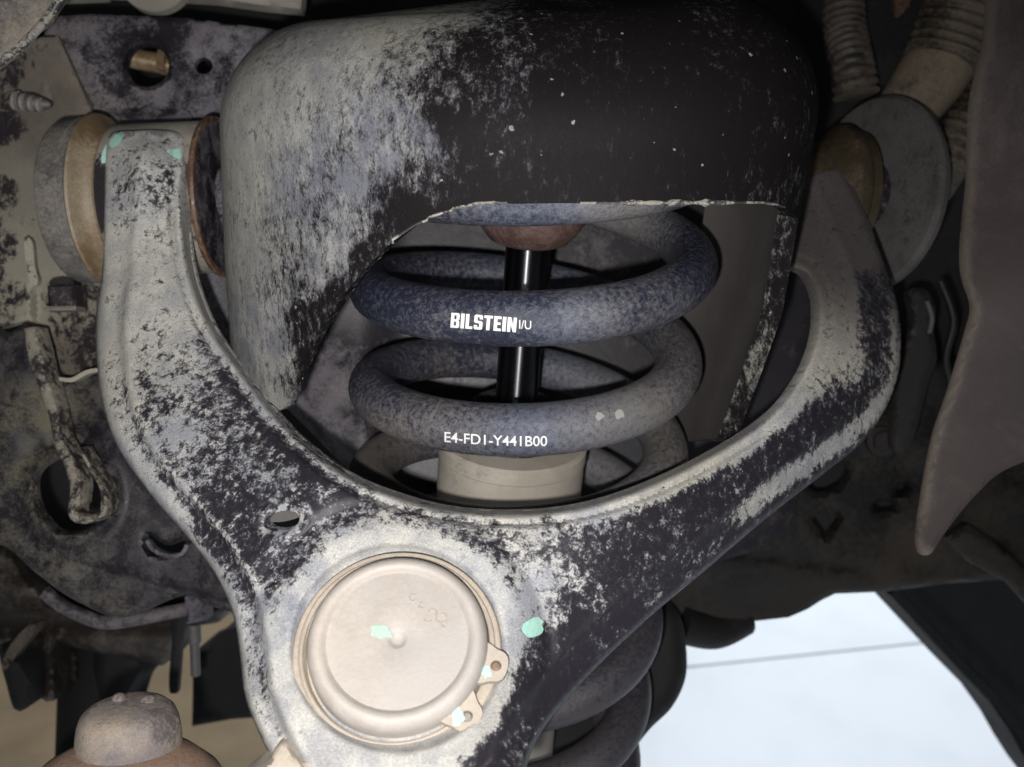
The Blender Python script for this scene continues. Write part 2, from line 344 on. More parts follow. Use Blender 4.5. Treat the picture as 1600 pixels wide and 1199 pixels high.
def blob(cx, cy, rx, ry, rot=0, n=26, rough=.12):
    q = ell(0, 0, 1, 1, 0, n); k = 1+rough*np.convolve(rng.normal(0, 1, n+6), [.2, .3, .3, .2], 'same')[3:3+n]; q = q*k[:, None]*[rx, ry]
    c, s = math.cos(math.radians(rot)), math.sin(math.radians(rot)); return np.stack([cx+q[:, 0]*c-q[:, 1]*s, cy+q[:, 0]*s+q[:, 1]*c], 1)
# ------------------------------------------------------------------ the spring's own axis (tilted a little from the vertical)
AX = np.array([0.0768, -1, -0.3942]); AX /= np.linalg.norm(AX)
UU = np.cross(AX, [0, 0, 1.0]); UU /= np.linalg.norm(UU); UU = UU if UU[0] > 0 else -UU
VV = np.cross(UU, AX); VV = VV if VV[2] > 0 else -VV
S0 = np.array([0.0080, -0.0446, 0.3818]); SR, SW, SP = 0.0622, 0.0095, 0.0413

# ================================================================== SETTING
fl = bpy.data.materials.new('white_floor_tiles'); fl.use_nodes = True; nt = fl.node_tree; bs = nt.nodes['Principled BSDF']
v = nn(nt, 'ShaderNodeTexCoord').outputs['Object']; n = noise(nt, v, 6, 5, 0.5); n2 = noise(nt, v, 1.5, 3, 0.5)
nt.links.new(mix(nt, ramp(nt, n, 0.4, 0.7), (0.82, 0.835, 0.86), (0.77, 0.79, 0.82)), bs.inputs['Base Color']); bs.inputs['Roughness'].default_value = 0.35
groutm = plain('grey_tile_joint', (0.46, 0.48, 0.50), 0.9, 0, 0.2, 60)
def worldmesh(name, V, F, mat, parent=None):
    me = bpy.data.meshes.new(name); me.from_pydata(V, [], F); me.update(); me.materials.append(mat)
    o = bpy.data.objects.new(name, me); sc.collection.objects.link(o); o.parent = parent; return o
floor = worldmesh('floor', [(-8, -6, -0.006), (8, -6, -0.006), (8, 12, -0.006), (-8, 12, -0.006)], [(0, 1, 2, 3)], groutm); floor['kind'] = 'structure'; TX, TY = -0.07, 0.261
tile_me = None; A = math.radians(9.2); TS = 0.9
for i in range(-4, 7):
    for j in range(-1, 8):
        if tile_me is None:
            h = TS/2-0.0035; V = [(-h, -h, 0), (h, -h, 0), (h, h, 0), (-h, h, 0), (-h, -h, -.008), (h, -h, -.008), (h, h, -.008), (-h, h, -.008)]
            o = worldmesh('tile', V, [(0, 1, 2, 3), (0, 4, 5, 1), (1, 5, 6, 2), (2, 6, 7, 3), (3, 7, 4, 0)], fl, floor); tile_me = o.data
        else:
            o = bpy.data.objects.new('tile', tile_me); sc.collection.objects.link(o); o.parent = floor
        x, y = i*TS+TX, j*TS+TY
        o.location = (x*math.cos(A)-y*math.sin(A), x*math.sin(A)+y*math.cos(A), 0.0); o.rotation_euler[2] = A

# ================================================================== COIL SPRING
def hel(t, ph=0.0):
    t = np.asarray(t, float)
    return S0+SR*(np.sin(t)[..., None]*UU-np.cos(t)[..., None]*VV)+(SP*t/(2*np.pi))[..., None]*AX
spring = thing('coil_spring', S0-AX*0.26, 'large blue grey coil spring with white lettering behind the front arm', 'coil spring')
T = np.arange(-6.1*2*np.pi, 1.4*2*np.pi, 0.075)
H = hel(T)
sd = idw([(600, 460, .05), (830, 470, .2), (900, 500, .65), (760, 520, .0), (1000, 490, .3), (1110, 400, .1), (820, 330, .5), (600, 590, .3), (700, 640, .45), (850, 670, .75), (990, 650, .9), (1080, 560, .55), (580, 700, .7), (1060, 690, .6), (1000, 1000, .55), (900, 1150, .6), (1000, 1080, .5), (950, 335, .9)])
sw = idw([(600, 460, .05), (830, 500, 0), (1110, 400, .25), (830, 430, .3), (1080, 540, .8), (600, 570, .45), (820, 680, .0), (980, 690, .55), (590, 700, 1), (1050, 690, 1), (820, 775, 1), (1000, 1000, .9), (900, 1150, .8), (640, 415, .9), (1000, 350, .7), (820, 340, 0), (700, 590, .9)])
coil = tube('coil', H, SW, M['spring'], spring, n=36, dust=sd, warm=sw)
def on_wire(px, py, base_t, off=0.00012):
    """surface points of the wire that lie under the given printed marks"""
    res = []
    for x, y in zip(px, py):
        xt = x; yt = y; t = base_t
        for it in range(5):
            for _ in range(6):
                a = hel(np.array([t, t+1e-3])); qx, qy = pix(a); t += (xt-qx[0])/((qx[1]-qx[0])/1e-3)
            a = hel(np.array([t, t+1e-3])); c = a[0]; T_ = (a[1]-a[0]); T_ /= np.linalg.norm(T_)
            vd = c/np.linalg.norm(c); e1 = -(vd-(vd@T_)*T_); e1 /= np.linalg.norm(e1); e2 = np.cross(T_, e1); e2 = e2 if e2[1] < 0 else -e2
            qx, qy = pix(c); wp = SW*FPX/c[2]; s = np.clip((qy-yt)/(wp*0.99), -.97, .97)
            p = c+(SW+off)*(math.sqrt(1-s*s)*e1+s*e2); rx, ry = pix(p); xt += x-rx; yt += y-ry
        res.append(p)
    return np.array(res)
GL = {'B': ([(0, 0), (.85, 0), (1, .15), (1, .85), (.88, 1), (1, 1.15), (1, 1.85), (.85, 2), (0, 2)], [[(.38, .32), (.63, .32), (.63, .84), (.38, .84)], [(.38, 1.16), (.63, 1.16), (.63, 1.68), (.38, 1.68)]]),
      'I': ([(0, 0), (.42, 0), (.42, 2), (0, 2)], []), 'L': ([(0, 0), (.82, 0), (.82, .36), (.4, .36), (.4, 2), (0, 2)], []),
      'S': ([(0, .15), (.15, 0), (.85, 0), (1, .15), (1, 1.0), (.88, 1.14), (.4, 1.2), (.4, 1.68), (.62, 1.68), (.62, 1.4), (1, 1.4), (1, 1.85), (.85, 2), (.15, 2), (0, 1.85), (0, 1.04), (.12, .9), (.62, .82), (.62, .34), (.4, .34), (.4, .6), (0, .6)], []),
      'T': ([(.3, 0), (.7, 0), (.7, 1.64), (1, 1.64), (1, 2), (0, 2), (0, 1.64), (.3, 1.64)], []),
      'E': ([(0, 0), (.85, 0), (.85, .36), (.4, .36), (.4, .84), (.78, .84), (.78, 1.18), (.4, 1.18), (.4, 1.64), (.85, 1.64), (.85, 2), (0, 2)], []),
      'N': ([(0, 0), (.38, 0), (.38, 1.05), (.68, 0), (1.06, 0), (1.06, 2), (.68, 2), (.68, .95), (.4, 2), (0, 2)], [])}
def printed(name, X, Y, F, base_t, mat):
    V = on_wire(X, Y, base_t); return build(name, V, F, mat, spring, smooth=False)
x = 0
total = sum({'I': .42, 'L': .82, 'E': .85, 'N': 1.06}.get(c, 1.0)+.15 for c in 'BILSTEIN')-.15
for ch in 'BILSTEIN':
    o_, hs = GL[ch]; v_, f_, _ = tri_region(poly(o_, 0.18), [poly(h, 0.15) for h in hs], 0.2)
    gx = x+v_[:, 0]; u = gx/total; X = 704.5+102.5*u+(v_[:, 1]-1)*0.9; Y = 512+u*7.6-v_[:, 1]*(11.6-0.2*u)
    printed('letter', X, Y, f_, 0.0, M['white']); x += {'I': .42, 'L': .82, 'E': .85, 'N': 1.06}.get(ch, 1.0)+.15
def font_text(s, name, fx, base_t, thin=0.0):
    cu = bpy.data.curves.new('t', 'FONT'); cu.body = s; cu.offset = thin; ob = bpy.data.objects.new('t', cu); sc.collection.objects.link(ob)
    dg = bpy.context.evaluated_depsgraph_get(); me = bpy.data.meshes.new_from_object(ob.evaluated_get(dg))
    bpy.data.objects.remove(ob); bm = bmesh.new(); bm.from_mesh(me); bmesh.ops.triangulate(bm, faces=bm.faces)
    bmesh.ops.remove_doubles(bm, verts=bm.verts, dist=1e-4)
    bmesh.ops.subdivide_edges(bm, edges=[e for e in bm.edges if e.calc_length() > .15], cuts=2, use_grid_fill=True); bmesh.ops.triangulate(bm, faces=bm.faces)
    bm.verts.ensure_lookup_table(); vv = np.array([tuple(q.co) for q in bm.verts]); ff = [tuple(q.index for q in f.verts) for f in bm.faces]; bm.free()
    w_ = vv[:, 0].max(); u = vv[:, 0]/w_; X, Y = fx(u, vv[:, 1]/0.69); printed(name, X, Y, ff, base_t, M['white'])
font_text('I/U', 'lettering', lambda u, h: (810+20*u, 513.5+1.5*u-13.5*h), 0.0, 0.004)
font_text('E4-FD1-Y441B00', 'lettering', lambda u, h: (693+162*u, 690.5+6.8*np.sin(u*1.9)-15.5*h), -2*np.pi, 0.009)
for (x_, y_, r_) in ((937, 650, 7), (968, 648, 7.5)):
    q = blob(x_, y_, r_, r_*.9, 0, 30, .35); v_, f_, _ = tri_region(q, [], 3); printed('dust_spot', v_[:, 0], v_[:, 1], f_, -2*np.pi, M['chalk'])

# ================================================================== SHOCK ABSORBER inside the spring
def axpt(px, py, d): return cc(px, py, d)
shock = thing('shock_absorber', cc(795, 800, .42), 'silver shock absorber with shiny black rod standing inside the coil spring', 'shock absorber')
R0 = cc(824, 400, .380)
lathe('piston_rod', [(.0088, -.20), (.0088, .06)], R0, AX, M['rod'], shock, 64)
lathe('bump_stop', [(.012, -.0035), (.0155, -.002), (.0200, .0035), (.0222, .009), (.0222, .03)], R0+AX*0.0085, AX, M['stop'], shock, 64)
SB = R0-AX*0.0565
lathe('end_cap', [(.0088, -.004), (.014, -.005), (.0190, -.008), (.0205, -.012), (.0205, -.024)], SB, AX, M['lowplate'], shock, 80, dust=.5, warm=.9)
lathe('body_tube', [(.0200, -.0225), (.0302, -.0232), (.0318, -.0245), (.0318, -.0295), (.0313, -.0300), (.0313, -.09), (.0313, -.20)], SB, AX, M['silver'], shock, 96, dust=idw([(700, 740, .5), (900, 740, .9), (800, 720, .8)]))

# ================================================================== SPRING TOWER (pressed housing over the spring)
tower = thing('spring_tower', cc(812, 330, .47), 'big rounded black spring tower housing, left side caked in grey dust', 'housing')
openY = lambda x: np.interp(x, [330, 352, 372, 400, 425, 438, 446, 462, 492, 530, 563, 605, 652, 700, 742, 775, 800, 860, 1190, 1222, 1243, 1262, 1300], [545, 555, 585, 612, 630, 642, 636, 590, 528, 470, 428, 385, 350, 330, 319, 317, 319, 318, 317, 322, 338, 352, 380])
TC = S0+UU*(-.0015)+VV*0.008
NU, NV = 220, 130
def tower_pt(u, h, inset=0.0):
    s_, c_ = math.sin(u), math.cos(u)
    if u < 0: a, nx = 0.1190-0.03*max(0, -h), 2.25
    else: a, nx = 0.0972-0.16*max(0, -h-0.0), 2.9
    b = 0.089
    ht = 0.058+0.010*s_; r = 0.040
    ins = inset
    if h > ht: q = min((h-ht)/r, 1.0); ins += r*(1-math.sqrt(max(0, 1-q*q)))
    a -= ins; b -= ins
    x = math.copysign(abs(s_)**(2/nx), s_)*a; z = -math.copysign(abs(c_)**(2/nx), c_)*b
    return TC+UU*x+VV*z+AX*h
us = np.r_[np.linspace(-2.15, -1.75, 14, endpoint=False), np.linspace(-1.75, 1.62, NU), np.linspace(1.62, 2.2, 22)[1:]]
ucor = 1.13
Vo = []; Vi = []
for u in us:
    lo, hi = -0.16, 0.047
    for _ in range(30):
        mid = (lo+hi)/2; q = tower_pt(u, mid); x_, y_ = pix(q)
        if u > ucor: ty = 345+(u-ucor)/(0.18)*330; ty = min(ty, 690)
        elif u < -1.45: ty = 552
        else: ty = openY(x_)
        if y_ > ty: lo = mid
        else: hi = mid
    for k in range(NV+1):
        t = k/NV; h = hi+(0.058+0.010*math.sin(u)+0.0399-hi)*(1-(1-t)**1.35)
        Vo.append(tower_pt(u, h)); Vi.append(tower_pt(u, h, .0042+.0026*float(sm(u, 1.0, 1.12))))
Vo, Vi = np.array(Vo), np.array(Vi); m_ = NV+1; nU = len(us); N0 = len(Vo); F = []
for i in range(nU-1):
    for k in range(NV):
        a = i*m_+k; F.append((a, a+m_, a+m_+1, a+1)); F.append((a+N0, a+1+N0, a+m_+1+N0, a+m_+N0))
    F.append((i*m_, i*m_+N0, (i+1)*m_+N0, (i+1)*m_)); a = i*m_+NV; F.append((a, a+m_, a+m_+N0, a+N0))
for k in range(NV):
    F.append((k, k+1, k+1+N0, k+N0)); a = (nU-1)*m_+k; F.append((a, a+N0, a+1+N0, a+1))
# a low crown closes the top
top = [i*m_+NV for i in range(nU)]; V_all = np.r_[Vo, Vi, (Vo[top].mean(0)+AX*0.004)[None]]; ci = len(V_all)-1
for i in range(nU-1): F.append((top[i], top[i+1], ci))
td = idw([(360, 150, .95), (400, 60, .75), (480, 120, .9), (560, 60, .9), (640, 20, .95), (700, 25, .7), (640, 90, .45), (700, 60, .25), (470, 200, .95), (560, 170, .7), (620, 180, .55), (660, 220, .5), (680, 130, .1), (740, 80, -.1), (600, 250, .65), (530, 250, .5), (480, 190, .55), (560, 290, .65), (640, 280, .15), (640, 230, .55), (600, 300, .1), (450, 260, .7), (400, 300, .85), (370, 250, 1), (380, 400, .9), (440, 350, .55), (500, 330, .5), (560, 350, .55), (600, 340, -.1), (530, 390, .75), (500, 440, .6), (560, 400, .0), (520, 460, -.2), (440, 450, .5), (470, 440, .35), (400, 500, .85), (430, 560, .85), (450, 560, .65), (470, 560, -.1), (480, 500, .0), (430, 630, .95), (460, 600, .3), (700, 200, -.3), (640, 320, -.3), (750, 300, -.35), (900, 200, -.4), (1050, 50, -.35), (1100, 200, -.4), (1000, 300, -.35), (1262, 120, -.15), (1268, 200, -.1), (1230, 150, -.35), (1225, 250, -.3), (1255, 60, -.3), (1245, 290, -.05), (1200, 40, -0.25), (1100, 10, -.1), (900, 5, -.05), (1240, 360, -.2), (1200, 480, -.1), (1190, 560, .25), (1185, 640, .0), (900, 30, -.2)], 4)
tw = idw([(360, 150, .5), (350, 300, .6), (370, 420, .4), (500, 80, .3), (600, 30, .7), (420, 520, .1), (430, 610, .4), (600, 200, 0), (500, 300, 0), (900, 200, 0), (1255, 150, .3), (1200, 560, .8)])
def td2(x_, y_):
    q = td(x_, y_); q[:N0] -= .6*(x_[:N0] > 1262)*0; q[N0:] = np.where(x_[N0:] > 950, .12, .0); return q
shell = build('shell', V_all, F, M['tower'], tower, td2, tw, 35)
shell.data.materials.append(M['within'])
for p_ in shell.data.polygons:
    if min(p_.vertices) >= N0: p_.material_index = 1
# dusty rolled lip along the left part of the opening and at the corner
lipx = np.linspace(604, 795, 40); lp = []
def tower_on(x_, y_, inset):
    best = None
    for u in np.linspace(-1.3, 1.15, 160):
        lo, hi = -.16, .08
        for _ in range(18):
            mid = (lo+hi)/2
            if pix(tower_pt(u, mid))[1] > y_: lo = mid
            else: hi = mid
        e = abs(pix(tower_pt(u, hi))[0]-x_)
        if best is None or e < best[0]: best = (e, u, hi)
    return tower_pt(best[1], best[2], inset)
M['lip'] = dusty('lip_dust', (0.03, 0.028, 0.03), (0.33, 0.31, 0.27), s1=260, s2=1200, k=2.6, soft=.12, base=0.45)
lp = np.array([tower_on(x_, openY(x_)-1.0, -0.0002) for x_ in np.r_[np.linspace(610, 790, 24)]]); tube('lip', lp, 0.00045, M['lip'], tower, 8)
lp = np.array([tower_on(x_, openY(x_)-0.5, -0.0001) for x_ in np.r_[np.linspace(905, 1225, 30)]]); tube('lip', lp, np.array([.0004+.0004*abs(rng.normal()) if 6 < i_ < 22 else .0004 for i_ in range(len(lp))]), M['lip'], tower, 8)

# ================================================================== UPPER CONTROL ARM
arm = thing('upper_control_arm', cc(625, 1010, .28), 'curved A-shaped suspension arm in black paint under chipped pale dust', 'suspension arm')
Lout = crom([(186, 204), (170, 214), (165, 250), (163, 330), (160, 420), (150, 490), (151, 560), (160, 630), (185, 700), (235, 772), (292, 838), (335, 895), (362, 955), (374, 1020), (382, 1085), (402, 1140), (438, 1215)], 5, False)
Bot = [(600, 1222), (790, 1222)]
Rout = crom([(818, 1215), (842, 1150), (900, 1076), (1000, 978), (1100, 893), (1200, 808), (1290, 738), (1352, 686), (1390, 625), (1407, 560), (1403, 480), (1376, 395), (1340, 308), (1306, 250), (1282, 224), (1250, 215)], 5, False)
Inn = crom([(1212, 300), (1214, 380), (1232, 412), (1262, 428), (1279, 470), (1276, 530), (1252, 590), (1206, 648), (1120, 706), (1010, 760), (910, 792), (810, 803), (710, 798), (620, 776), (540, 742), (470, 690), (418, 635), (370, 572), (328, 510), (300, 440), (287, 370), (283, 300), (287, 240), (285, 213), (270, 204), (240, 202)], 5, False)
armout = np.r_[Lout, np.array(Bot), Rout, Inn]
adepth0 = tps([(230, 206, .397), (230, 250, .385), (230, 300, .381), (230, 380, .377), (210, 470, .365), (160, 500, .368), (240, 600, .340), (320, 700, .318), (400, 640, .328), (300, 840, .305), (420, 820, .295), (500, 760, .296), (620, 860, .290), (480, 1000, .2715), (620, 1010, .2690), (620, 1160, .2510), (400, 1100, .260), (430, 1215, .247), (760, 1010, .2705), (800, 1200, .250), (750, 810, .295), (900, 850, .292), (900, 1050, .284), (1000, 780, .304), (1050, 880, .308), (1150, 750, .328), (1290, 700, .357), (1250, 620, .352), (1380, 600, .384), (1300, 500, .380), (1390, 470, .402), (1340, 380, .418), (1240, 400, .410), (1290, 280, .450), (1250, 300, .452)])
BJ = cc(621, 1013, .2690); BN = np.array([0.03, -0.58, -0.815]); BN /= np.linalg.norm(BN)
def arm_relief(px, py):
    dl = dist(px, py, Lout); dr = dist(px, py, Rout); di = dist(px, py, Inn)
    r = 0.0
    r = r+(0.0030*(1-sm(dl, 34, 47))+0.010*(1-np.sqrt(np.clip(1-(1-np.clip(dl/16, 0, 1))**2, 0, 1))))*(.2+.8*sm(py, 380, 480))       # pressed flange on the outer left edge
    r = r-0.0007*np.exp(-((dl-50)/7)**2)
    fr = np.clip(1-dr/50, 0, 1); r = r+0.0060*fr*sm(px, 760, 860)-0.0007*np.exp(-((dr-52)/8)**2)+0.003*(1-sm(dr, 0, 7))         # the long lower edge rolls away
    top = 1-sm(py, 260, 420)
    ru = 1-.75*sm(px, 1150, 1230)
    r = r+ru*(0.0022*(1-sm(di, 15, 20))+0.0016*np.exp(-((di-18)/3.5)**2)+0.006*(1-np.sqrt(np.clip(1-(1-np.clip(di/9, 0, 1))**2, 0, 1))))*(1-.6*top)
    rr = np.hypot(px-621, (py-1013)/0.97)
    r = r-0.0026*sm(rr, 160, 172)*(1-sm(rr, 190, 236))+0.002*(1-sm(rr, 150, 166))                                # boss around the ball joint
    r = r+0.0012*np.exp(-((rr-236)/12)**2)
    r = r-0.0035*np.exp(-((px-(214+(py-300)*-.02))/34)**2)*(1-sm(py, 420, 620))                            # raised rib running into the bushing
    r = r+0.0018*np.exp(-((px-(272-(py-300)*.05))/9)**2)*(1-sm(py, 330, 460))
    r = r+0.0022*(1-sm(py+5*np.sin(px*.12), 201, 210))
    e = dist(px, py, ell(440, 815, 29, 16, -14), True); r = r+0.0012*(1-sm(e, 0, 9))*1.0-0.0007*np.exp(-((e-12)/5)**2)
    r = r+0.0012*gs(px, py, 1383, 432, 12)-0.0014*gs(px, py, 1370, 428, 8)
    r = r-0.0005*np.exp(-((np.hypot(px-406, py-706)-6)/2.5)**2)+.0007*np.exp(-((np.hypot(px-243, py-232)-7)/4)**2)*0
    return r
ahole = ell(440, 815, 29, 16, -14, 36)
ad = idw([(200, 230, .9), (230, 250, .75), (215, 290, .55), (240, 300, .5), (230, 340, .8), (190, 400, 1), (230, 420, .95), (280, 400, .9), (200, 500, .95), (240, 540, .8), (280, 500, .95), (155, 520, 1.1), (160, 600, .95), (200, 620, .75), (250, 610, .62), (300, 560, .75), (320, 530, .75), (330, 590, .55), (360, 610, .5), (280, 680, .8), (240, 690, .6), (330, 640, .55), (400, 640, .65), (300, 740, .5), (350, 720, .45), (380, 700, .42), (440, 700, .5), (350, 790, .35), (420, 770, .35), (520, 760, .5), (480, 730, .35), (200, 720, 1.05), (250, 800, 1.1), (300, 870, .95), (340, 930, .9), (330, 850, .35), (360, 900, .5), (440, 850, .45), (500, 800, .35), (460, 880, .35), (400, 860, .3), (560, 800, .35), (400, 930, .55), (430, 960, .8), (390, 1000, .8), (400, 1060, .65), (420, 1010, .9), (430, 1100, .95), (470, 1160, 1.1), (520, 860, .8), (620, 845, 1.05), (560, 860, 1.1), (480, 940, 1), (700, 870, 1), (600, 1190, 1.1), (740, 900, .9), (780, 960, .9), (760, 840, .45), (700, 820, .5), (650, 810, .5), (820, 850, .5), (850, 900, .7), (900, 880, .55), (860, 820, .45), (940, 820, .25), (820, 930, .85), (920, 930, .4), (870, 960, .6), (950, 880, .1), (790, 1010, .75), (820, 1030, .2), (860, 1010, .0), (900, 980, -.2), (800, 1060, .1), (780, 1060, .85), (760, 1110, .9), (800, 1110, -.1), (730, 1150, .75), (770, 1180, -.1), (790, 1190, .1), (690, 1180, .75), (850, 1060, -.3), (1000, 850, -.3), (980, 920, -.3), (1000, 960, -.2), (1100, 860, -.25), (1050, 800, .0), (1000, 775, .55), (1100, 735, .75), (1080, 760, .2), (1150, 760, -.2), (1200, 690, .35), (1170, 690, .75), (1220, 740, .85), (1250, 720, .9), (1190, 770, .75), (1260, 690, .1), (1300, 690, .85), (1280, 650, -.1), (1330, 655, .8), (1300, 640, -.1), (1250, 640, .6), (1240, 615, .9), (1290, 590, .75), (1300, 540, .75), (1340, 560, .45), (1360, 550, .3), (1360, 500, .3), (1320, 470, .7), (1370, 600, .25), (1385, 600, .85), (1370, 640, .95), (1395, 560, .6), (1350, 440, .15), (1330, 400, .5), (1290, 420, .7), (1290, 320, .4), (900, 800, .75), (800, 812, .75), (1150, 815, -.2), (1250, 755, -.3), (1060, 880, -.2)], 4.5)
aw = idw([(180, 300, .35), (200, 400, .6), (155, 600, .7), (300, 500, .4), (300, 700, .15), (300, 870, .3), (450, 850, 0), (480, 950, .0), (420, 1150, .35), (600, 1190, .4), (500, 870, .25), (760, 900, -0.), (900, 900, .1), (1200, 700, .35), (1260, 700, .15), (1300, 560, .75), (1300, 470, .8), (1330, 400, .6), (800, 808, .6), (620, 778, .5), (1100, 720, .7), (800, 1180, .6)])
M['arm'].node_tree  # (paint under dust, see dusty)
stripe = np.array([(1120, 828), (1160, 800), (1215, 757), (1270, 720), (1322, 684), (1362, 650), (1388, 612), (1400, 560), (1402, 500)], float)
def adust(x_, y_):
    q = ad(x_, y_)-.10*sm(y_, 540, 620)*(x_ < 560)*(y_ < 920); di = dist(x_, y_, Inn); dr = dist(x_, y_, Rout); dl = dist(x_, y_, Lout); ds_ = dist(x_, y_, stripe)
    right = np.clip(sm(x_-(y_-900)*.5, 900, 990), 0, 1)
    brown = 1-sm(y_+(x_-1300)*.1, 560, 640)
    f = -.32+1.17*(1-sm(di, 16, 44+70*(1-sm(x_, 1000, 1250))*0+brown*70))*(1-.45*brown)+.18*(1-sm(di, 30, 110))
    f = np.maximum(f, .98*(1-sm(ds_, 4, 24))*sm(x_, 1110, 1190)-.05)
    f = np.maximum(f, .45*(1-sm(ds_, 10, 60))*(1-sm(y_, 560, 640)))
    up = sm(x_, 1190, 1225)*(1-sm(y_, 560, 640)); fu = .95-.75*sm(x_-(y_-430)*.05, 1325, 1352)*sm(y_, 400, 440)+.5*sm(x_, 1384, 1396)*sm(y_, 430, 480); f = f*(1-up)+fu*up
    q = q*(1-right)+f*right
    left = (x_ < 480)*1.0
    q = q+left*(.45*(1-sm(dl, 5, 14))+.35*np.exp(-((dl-48)/6)**2)*(y_ > 500)-.30*np.exp(-((dl-32)/8)**2)*sm(y_, 640, 760))
    q = q-.45*np.exp(-((di-26)/9)**2)*((y_ > 520) & (x_ < 560))+.35*(1-sm(di, 4, 14))
    e = dist(x_, y_, ahole, True); q = q+.3*(1-sm(e, 2, 14))*(1+.8*np.sin(x_*.3+y_*.2))
    rr = np.hypot(x_-621, (y_-1013)/.97); q = q+.55*(1-sm(rr, 185, 205))*(rr > 140)
    return q
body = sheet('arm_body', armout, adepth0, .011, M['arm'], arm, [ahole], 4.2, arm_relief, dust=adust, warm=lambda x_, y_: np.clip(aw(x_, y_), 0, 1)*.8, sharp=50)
sheet('inner_plate', ell(448, 797, 40, 17, -14), flat(.3055, 0, -.00010, 440, 815), .002, M['grey'], arm, step=10)
# ball joint: socket ring, cap, retaining ring with two eyes
lathe('socket_ring', [(.0200, -.003), (.0292, -.003), (.0292, .0002), (.0287, .0009), (.0275, .0011), (.0258, .0004), (.0252, -.001)], BJ, BN, M['ring'], arm, 120, dust=.5, warm=.2)
prof = [(.0250, -.004), (.0250, .0012), (.0249, .0045), (.0243, .0064), (.0232, .0077), (.0220, .0082), (.0210, .0080), (.0203, .0075), (.0199, .0070), (.0194, .0066), (.0188, .0066), (.010, .0067), (.0032, .0067), (.0024, .0064), (.0018, .0057), (.0008, .0053), (0, .0053)]
lathe('ball_joint_cap', prof, BJ+np.array([.0004, -.0002, 0]), BN, M['cap'], arm, 128, dust=idw([(500, 950, .6), (620, 900, .3), (700, 1100, .6), (625, 1000, .5)]), warm=idw([(500, 1000, .3), (700, 950, .0), (600, 1130, .1)]))
bu = np.cross(BN, [0, 1.0, 0]); bu /= np.linalg.norm(bu); bu = bu if bu[0] > 0 else -bu
bv = np.cross(BN, bu); bv = bv if bv[1] > 0 else -bv            # bu: right, bv: down, on the joint's face
def bjp(a, b, h=0.0): return BJ+bu*a+bv*b+BN*h
rt = []; aa = np.radians(np.linspace(62, 62+330, 120)-22)
for a in np.radians(np.linspace(52, 368, 120)): rt.append(bjp(.0266*math.cos(a), .0266*math.sin(a), .0012))
tube('retaining_ring', rt, .0008, M['ring'], arm, 8, dust=.4, warm=.1)
def eye(ang, col):
    a = math.radians(ang); c = np.array([math.cos(a), math.sin(a)]); t = np.array([-c[1], c[0]])
    Q = [(-.0052, .0238), (.0052, .0238), (.0046, .0275), (.0038, .0302), (.0016, .0314), (-.0018, .0314), (-.0038, .0302), (-.0046, .0275)]
    Q = crom(np.array(Q)*1e4, 8)/1e4; hole = ell(0, .0283, .0015, .0015, 0, 20)
    v_, f_, loops = tri_region(Q*1e4, [hole*1e4], 12); v_ = v_/1e4
    P3 = np.array([bjp(*(t*p[0]+c*p[1]), .0046) for p in v_]); P4 = P3-BN*.0022; n_ = len(P3)
    F_ = [tuple(q) for q in f_]+[tuple(q[::-1]+n_) for q in f_]
    for l in loops:
        for i in range(len(l)): a_, b_ = l[i], l[(i+1) % len(l)]; F_.append((a_, b_, b_+n_, a_+n_))
    build('ring_eye', np.r_[P3, P4], F_, M['ring'], arm, .6, .1)
    pc = t*0+c*.0283; lathe('eye_pin', [(.0013, .0), (.0013, .0012), (.0008, .0016), (0, .0016)], bjp(*pc, .0030), BN, col, arm, 20)
    return lambda x_, y_, h_=.0048: bjp(*(t*x_+c*y_), h_)
E1 = eye(14, M['rustdisc']); E2 = eye(46, M['silver'])
def patch(name, fn, q, step, parent, mat):
    v_, f_, _ = tri_region(q, [], step); P3 = np.array([fn(*p) for p in v_]); return build(name, P3, f_, mat, parent, smooth=False)
armz = lambda x_, y_: cc(x_, y_, float((adepth0(np.array([x_]), np.array([y_]))+arm_relief(np.array([x_]), np.array([y_])))[0])-.0006)
patch('paint_mark', armz, blob(833, 981, 17, 14, -20, 40, .14), 4, arm, M['mint'])
patch('paint_mark', lambda a, b: E1(a/1e4, b/1e4), blob(24, 262, 18, 12, 20, 36, .35), 6, arm, M['mint'])
patch('paint_mark', lambda a, b: E2(a/1e4, b/1e4), blob(20, 268, 22, 17, 30, 36, .35), 6, arm, M['mint'])
def capz(x_, y_):
    d = cc(x_, y_, 1.0); h = (BJ+np.array([.0004, -.0002, 0])+BN*.00715); return d*((h@BN)/(d@BN))
patch('paint_mark', capz, np.r_[blob(594, 988, 15, 10, 15, 40, .3)], 4, arm, M['mintfaint'])
# faint stamped marks on the cap, too worn to read
for x_, y_, r_, a0, a1 in ((646, 934, 6, 20, 300), (661, 946, 6, 60, 260), (676, 957, 6, 200, 420), (668, 968, 5, 0, 180), (690, 966, 9, 10, 340), (696, 976, 6, 90, 300)):
    tube('stamped_mark', [capz(x_+r_*math.cos(a), y_+r_*.8*math.sin(a))+BN*-.0003 for a in np.radians(np.linspace(a0, a1, 14))], .00022, M['cap'], arm, 6)
